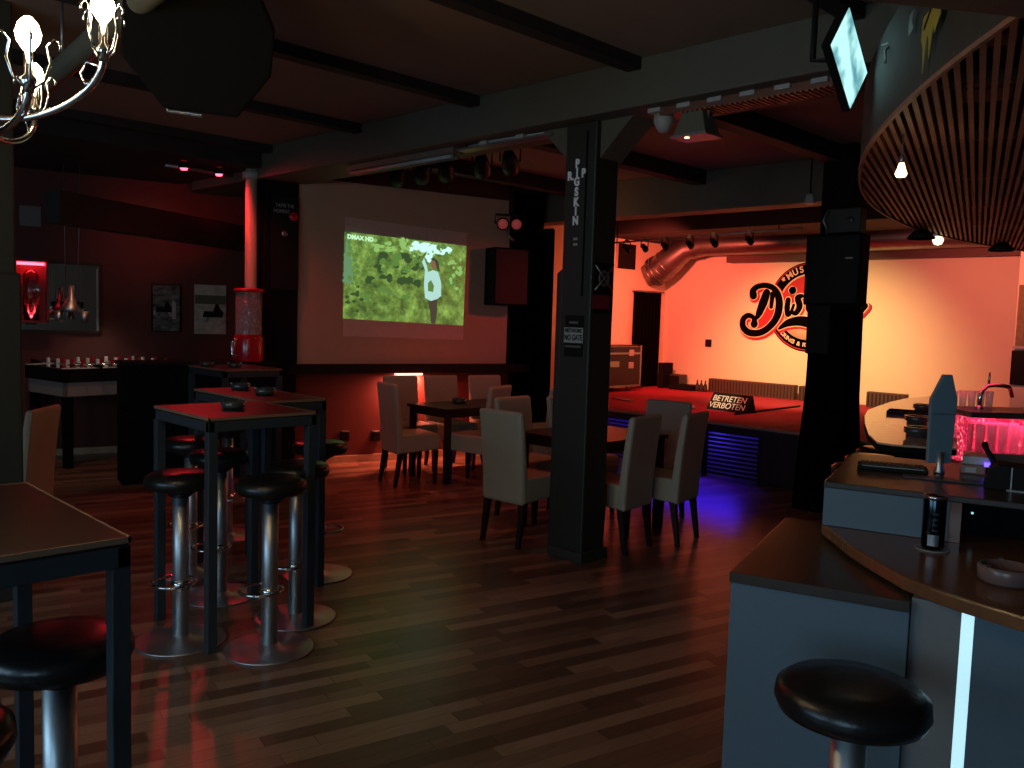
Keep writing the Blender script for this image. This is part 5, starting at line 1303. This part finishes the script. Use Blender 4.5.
for k, z_ in enumerate((0.055, 0.072, 0.088, 0.104)):
    for j in range(3):
        a_ = a0-0.1+j*0.16; a2 = a_+0.12
        q.quad([(1.01*rc*math.cos(a_), 1.01*rc*math.sin(a_), z_), (1.01*rc*math.cos(a2), 1.01*rc*math.sin(a2), z_), (1.01*rc*math.cos(a2), 1.01*rc*math.sin(a2), z_+0.006), (1.01*rc*math.cos(a_), 1.01*rc*math.sin(a_), z_+0.006)])
q.build('printed_stripes', M['frame'], t)
# glass ashtray
p = pz(1006, 582, 0.951)
t = thing('ashtray', 'pale reddish glass ashtray on the bar counter at the right edge', 'ashtray', p)
MB().lathe([(0, 0), (0.060, 0), (0.068, 0.008), (0.070, 0.038), (0.066, 0.044), (0.056, 0.044), (0.050, 0.012), (0, 0.010)], 32).build('bowl', mat('cloudy_glass', (0.26, 0.16, 0.14), 0.25, trans=0.3), t)
for k in range(3): MB().box(-0.005, 0.005, 0.056, 0.069, 0.042, 0.047, Matrix.Rotation(k*2*PI/3+0.5, 4, 'Z')).build('cigarette_rest', M['dullmetal'], t)
# keyboard on the block
p = pz(892, 470, ZB)
t = thing('keyboard', 'black keyboard lying on the raised bar block', 'keyboard', p+Vector((0,0,0.001)), BA+R(6))
MB().box(-0.115, 0.115, -0.055, 0.055, 0, 0.014).build('case', M['ink'], t, bevel=0.003)
q = MB()
for r_ in range(4):
    for k in range(13): q.box(-0.105+k*0.0162, -0.092+k*0.0162, -0.042+r_*0.023, -0.024+r_*0.023, 0.014, 0.020)
q.build('keys', M['blackgrey'], t)
MB().box(-0.10, 0.10, -0.054, -0.048, 0.014, 0.016).build('front_strip', M['offwhite'], t)
p = pz(945, 480, ZB)
tag(MB().box(-0.13, 0.15, -0.035, 0.035, 0, 0.004, Matrix.Translation(p+Vector((0,0,0.001))) @ Matrix.Rotation(BA+R(5), 4, 'Z')).build('paper_mat', mat('brown_mat', (0.05, 0.03, 0.03), 0.4)), 'dark flat mat lying beneath the card stand on the raised block', 'mat')
# boxes to the right of the card
p = pz(971, 474, ZB)
t = thing('receipt_printer', 'pale grey and reddish device right of the card stand on the raised block', 'device', p+Vector((0, 0.0, 0)), BA)
MB().box(-0.035, 0.045, 0.0, 0.12, 0, 0.03).build('base', mat('device_red', (0.28, 0.12, 0.10), 0.4), t, bevel=0.003)
MB().box(-0.03, 0.06, 0.03, 0.16, 0.03, 0.06).build('lid', mat('device_beige', (0.45, 0.38, 0.28), 0.35), t, bevel=0.003)
MB().box(-0.02, 0.015, -0.004, 0.0, 0.006, 0.024).build('button_panel', M['offwhite'], t)
p = pz(1010, 492, ZB)
t = thing('cash_terminal', 'black boxy terminal at the right end of the raised bar block', 'terminal', p+BW*0.02, BA)
MB().prism([(-0.075, 0, 0), (0.075, 0, 0), (0.075, 0, 0.075), (-0.04, 0, 0.08), (-0.06, 0, 0.06)], (0, 0.12, 0)).build('body', M['ink'], t, bevel=0.003)
MB().box(0.0, 0.004, -0.004, 0.0, 0, 0.075).build('light_edge', M['dullmetal'], t)
MB().box(-0.01, 0.09, -0.01, 0.0, 0.0, 0.004).build('foot_strip', M['offwhite'], t)
p = pz(986, 466, ZB+0.03)
t = thing('phone_handset', 'black handset with a blue light leaning beside the terminal', 'phone', Vector((p.x, p.y, ZB)), BA)
MB().tube([(0.03, 0.0, 0.02), (0.022, 0.0, 0.05), (0.0, 0.0, 0.085), (-0.008, 0.0, 0.105), (-0.012, 0, 0.115)], [0.012, 0.011, 0.009, 0.011, 0.009], 10).build('handle', M['ink'], t)
MB().box(0.0, 0.05, -0.02, 0.03, 0.0, 0.03).build('cradle', M['ink'], t, bevel=0.003)
MB().box(-0.006, 0.012, -0.023, -0.018, 0.03, 0.045).build('blue_display', M['blueglow'], t)

# things on the far counter
ZF = 1.08
for (px, py, h2, r2, lab) in ((922, 411, 0.045, 0.055, 'dark ashtray at the back of the rounded far counter, beside the card'), (917, 424, 0.045, 0.065, 'wide dark ashtray in the middle of the rounded far counter'), (917, 437, 0.05, 0.062, 'dark ashtray nearest the front edge of the rounded far counter')):
    p = pz(px, py, ZF); t = thing('ashtray', lab, 'ashtray', p, 0, 'dark ashtrays on the far counter')
    MB().lathe([(0, 0), (r2*0.85, 0), (r2*0.8, h2*0.3), (r2, h2*0.45), (r2, h2), (r2*0.85, h2), (r2*0.8, h2*0.5), (0, h2*0.45)], 24).build('bowl', M['smoke'], t)
p = pz(918, 415, ZF)
t = thing('drip_tray', 'flat tray with dark rim on the rounded far counter', 'tray', p, BA)
MB().box(-0.16, 0.22, -0.10, 0.10, 0, 0.008).build('plate', M['silver'], t)
q = MB(); q.box(-0.17, 0.22, -0.11, -0.10, 0, 0.02); q.box(-0.17, 0.22, 0.10, 0.11, 0, 0.02); q.box(-0.17, -0.16, -0.11, 0.11, 0, 0.02); q.build('rim', M['ink'], t)
# stools tucked under
p = pz(883, 446.5, 0.83)
for k, lab in enumerate(('farthest of three bar stool seats below the rounded counter', 'middle of three bar stool seats below the rounded counter', 'nearest of three bar stool seats below the rounded counter')):
    dup(st, lab, (p.x-BW.x*0.42*k-0.02*k, p.y-BW.y*0.42*k, 0), R(90+20*k), 'bar stools below the far counter')
# service shelf with glasses in pink light
p0 = pz(960, 442, 1.02)
a_ = pz(957, 442, 1.0); 
DS = 4.6
sa_ = pd(966, 453, DS); sb_ = pd(1070, 459, DS)
t = thing('glass_rack', 'pink-lit glass rack under the tap shelf behind the bar', 'rack', (sa_.x, sa_.y, 0), math.atan2((sb_-sa_).y, (sb_-sa_).x))
wz = sa_.z
ztop = pd(956, 413, DS).z
MB().box(0, 1.0, 0.0, 0.34, 0.0, wz).build('base_shelf', M['offwhite'], t)
MB().box(0, 1.0, -0.02, 0.34, ztop-0.02, ztop+0.012).build('top_shelf', M['silver'], t, bevel=0.003)
MB().box(0, 1.0, 0.32, 0.34, wz, ztop-0.02).build('lit_back_panel', M['pinkglow'], t)
MB().box(-0.015, 0.0, 0.0, 0.34, 0.901, ztop-0.02).build('end_panel', M['pinkglow'], t)
Mr = t.rotation_euler.z
def on_rack(x_, y_, z_): return Vector((sa_.x, sa_.y, 0)) + Vector((math.cos(Mr)*x_-math.sin(Mr)*y_, math.sin(Mr)*x_+math.cos(Mr)*y_, z_))
g0 = None
for k in range(12):
    x_ = 0.04+(k % 6)*0.062; y_ = 0.06+(k//6)*0.12
    pos = on_rack(x_, y_, wz+0.001)
    lab = 'clear drinking glass in the pink-lit rack, %s row' % ('front' if k < 6 else 'rear')
    if g0 is None:
        g0 = thing('drinking_glass', lab, 'glass', pos, 0, 'glasses in the front row of the pink rack')
        MB().lathe([(0, 0), (0.022, 0), (0.027, 0.15), (0.025, 0.15), (0.020, 0.006), (0, 0.006)], 20).build('tumbler', M['glassware'], g0)
    else:
        dup(g0, lab, pos, 0, 'glasses in the front row of the pink rack' if k < 6 else 'glasses in the rear row of the pink rack')
pgl = on_rack(0.25, 0.2, ztop-0.05)
area('pink_light', pgl, pgl-Vector((0,0,1)), 0.4, 1.6, (1.0, 0.04, 0.14), 0.2)
area('pink_light_up', on_rack(0.1, 0.2, ztop+0.18), on_rack(0.1, 0.2, 0), 0.3, 0.25, (1.0, 0.05, 0.12), 0.2)
for k in range(6):
    pos = on_rack(0.02+k*0.05, 0.3, ztop+0.013)
    dup(g0, 'glass standing on top of the tap shelf', pos, 0, 'glasses on top of the tap shelf').scale = (0.8, 0.8, 0.6)
# chrome tap
p = on_rack(0.14, 0.16, ztop+0.013)
t = thing('beer_tap', 'chrome curved beer tap with upright lever on the tap shelf', 'beer tap', p, Mr)
s4 = DS/F_PX
MB().tube([(0, 0, 0), (0, 0, 12*s4), (2*s4, 0, 19*s4), (7*s4, 0, 24*s4), (14*s4, 0, 25*s4), (24*s4, 0, 24.5*s4), (29*s4, 0, 23.5*s4)], 0.011, 12).build('pipe', M['chrome'], t)
MB().tube([(29*s4, 0, 24*s4), (31*s4, 0, 20*s4), (33*s4, 0, 13*s4)], 0.010, 10).build('spout', M['redplastic'], t)
MB().tube([(8*s4, 0, 25*s4), (8.5*s4, 0, 38*s4)], [0.007, 0.004], 10).build('lever', M['chrome'], t)
MB().lathe([(0, 0), (0.022, 0), (0.022, 0.01), (0.012, 0.02), (0, 0.02)], 20).build('base', M['chrome'], t)
# right wall pieces: relief column and dark poster
p = pv(1013, 330, (0, 10.4), (0, 1))
t = thing('relief_column', 'olive relief-covered column at the right picture edge', 'column', (p.x+0.28, 10.5, STZ))
zb_, zt_ = pv(1018, 346, (0, 10.4), (0, 1)).z, pv(1018, 285, (0, 10.4), (0, 1)).z
MB().box(-0.26, 0.3, -0.1, 0.2, 0.0, 2.5).build('shaft', M['stagewall'], t)
MB().box(-0.24, 0.3, -0.14, -0.1, zb_-STZ, zt_-STZ).build('relief', M['stone'], t)
MB().box(-0.26, 0.3, -0.15, -0.1, zb_-0.03-STZ, zb_-STZ).build('ledge', M['offwhite'], t)
MB().box(-0.27, 0.3, -0.12, -0.1, zb_-0.42-STZ, zb_-0.05-STZ).build('dark_print', M['ink'], t)
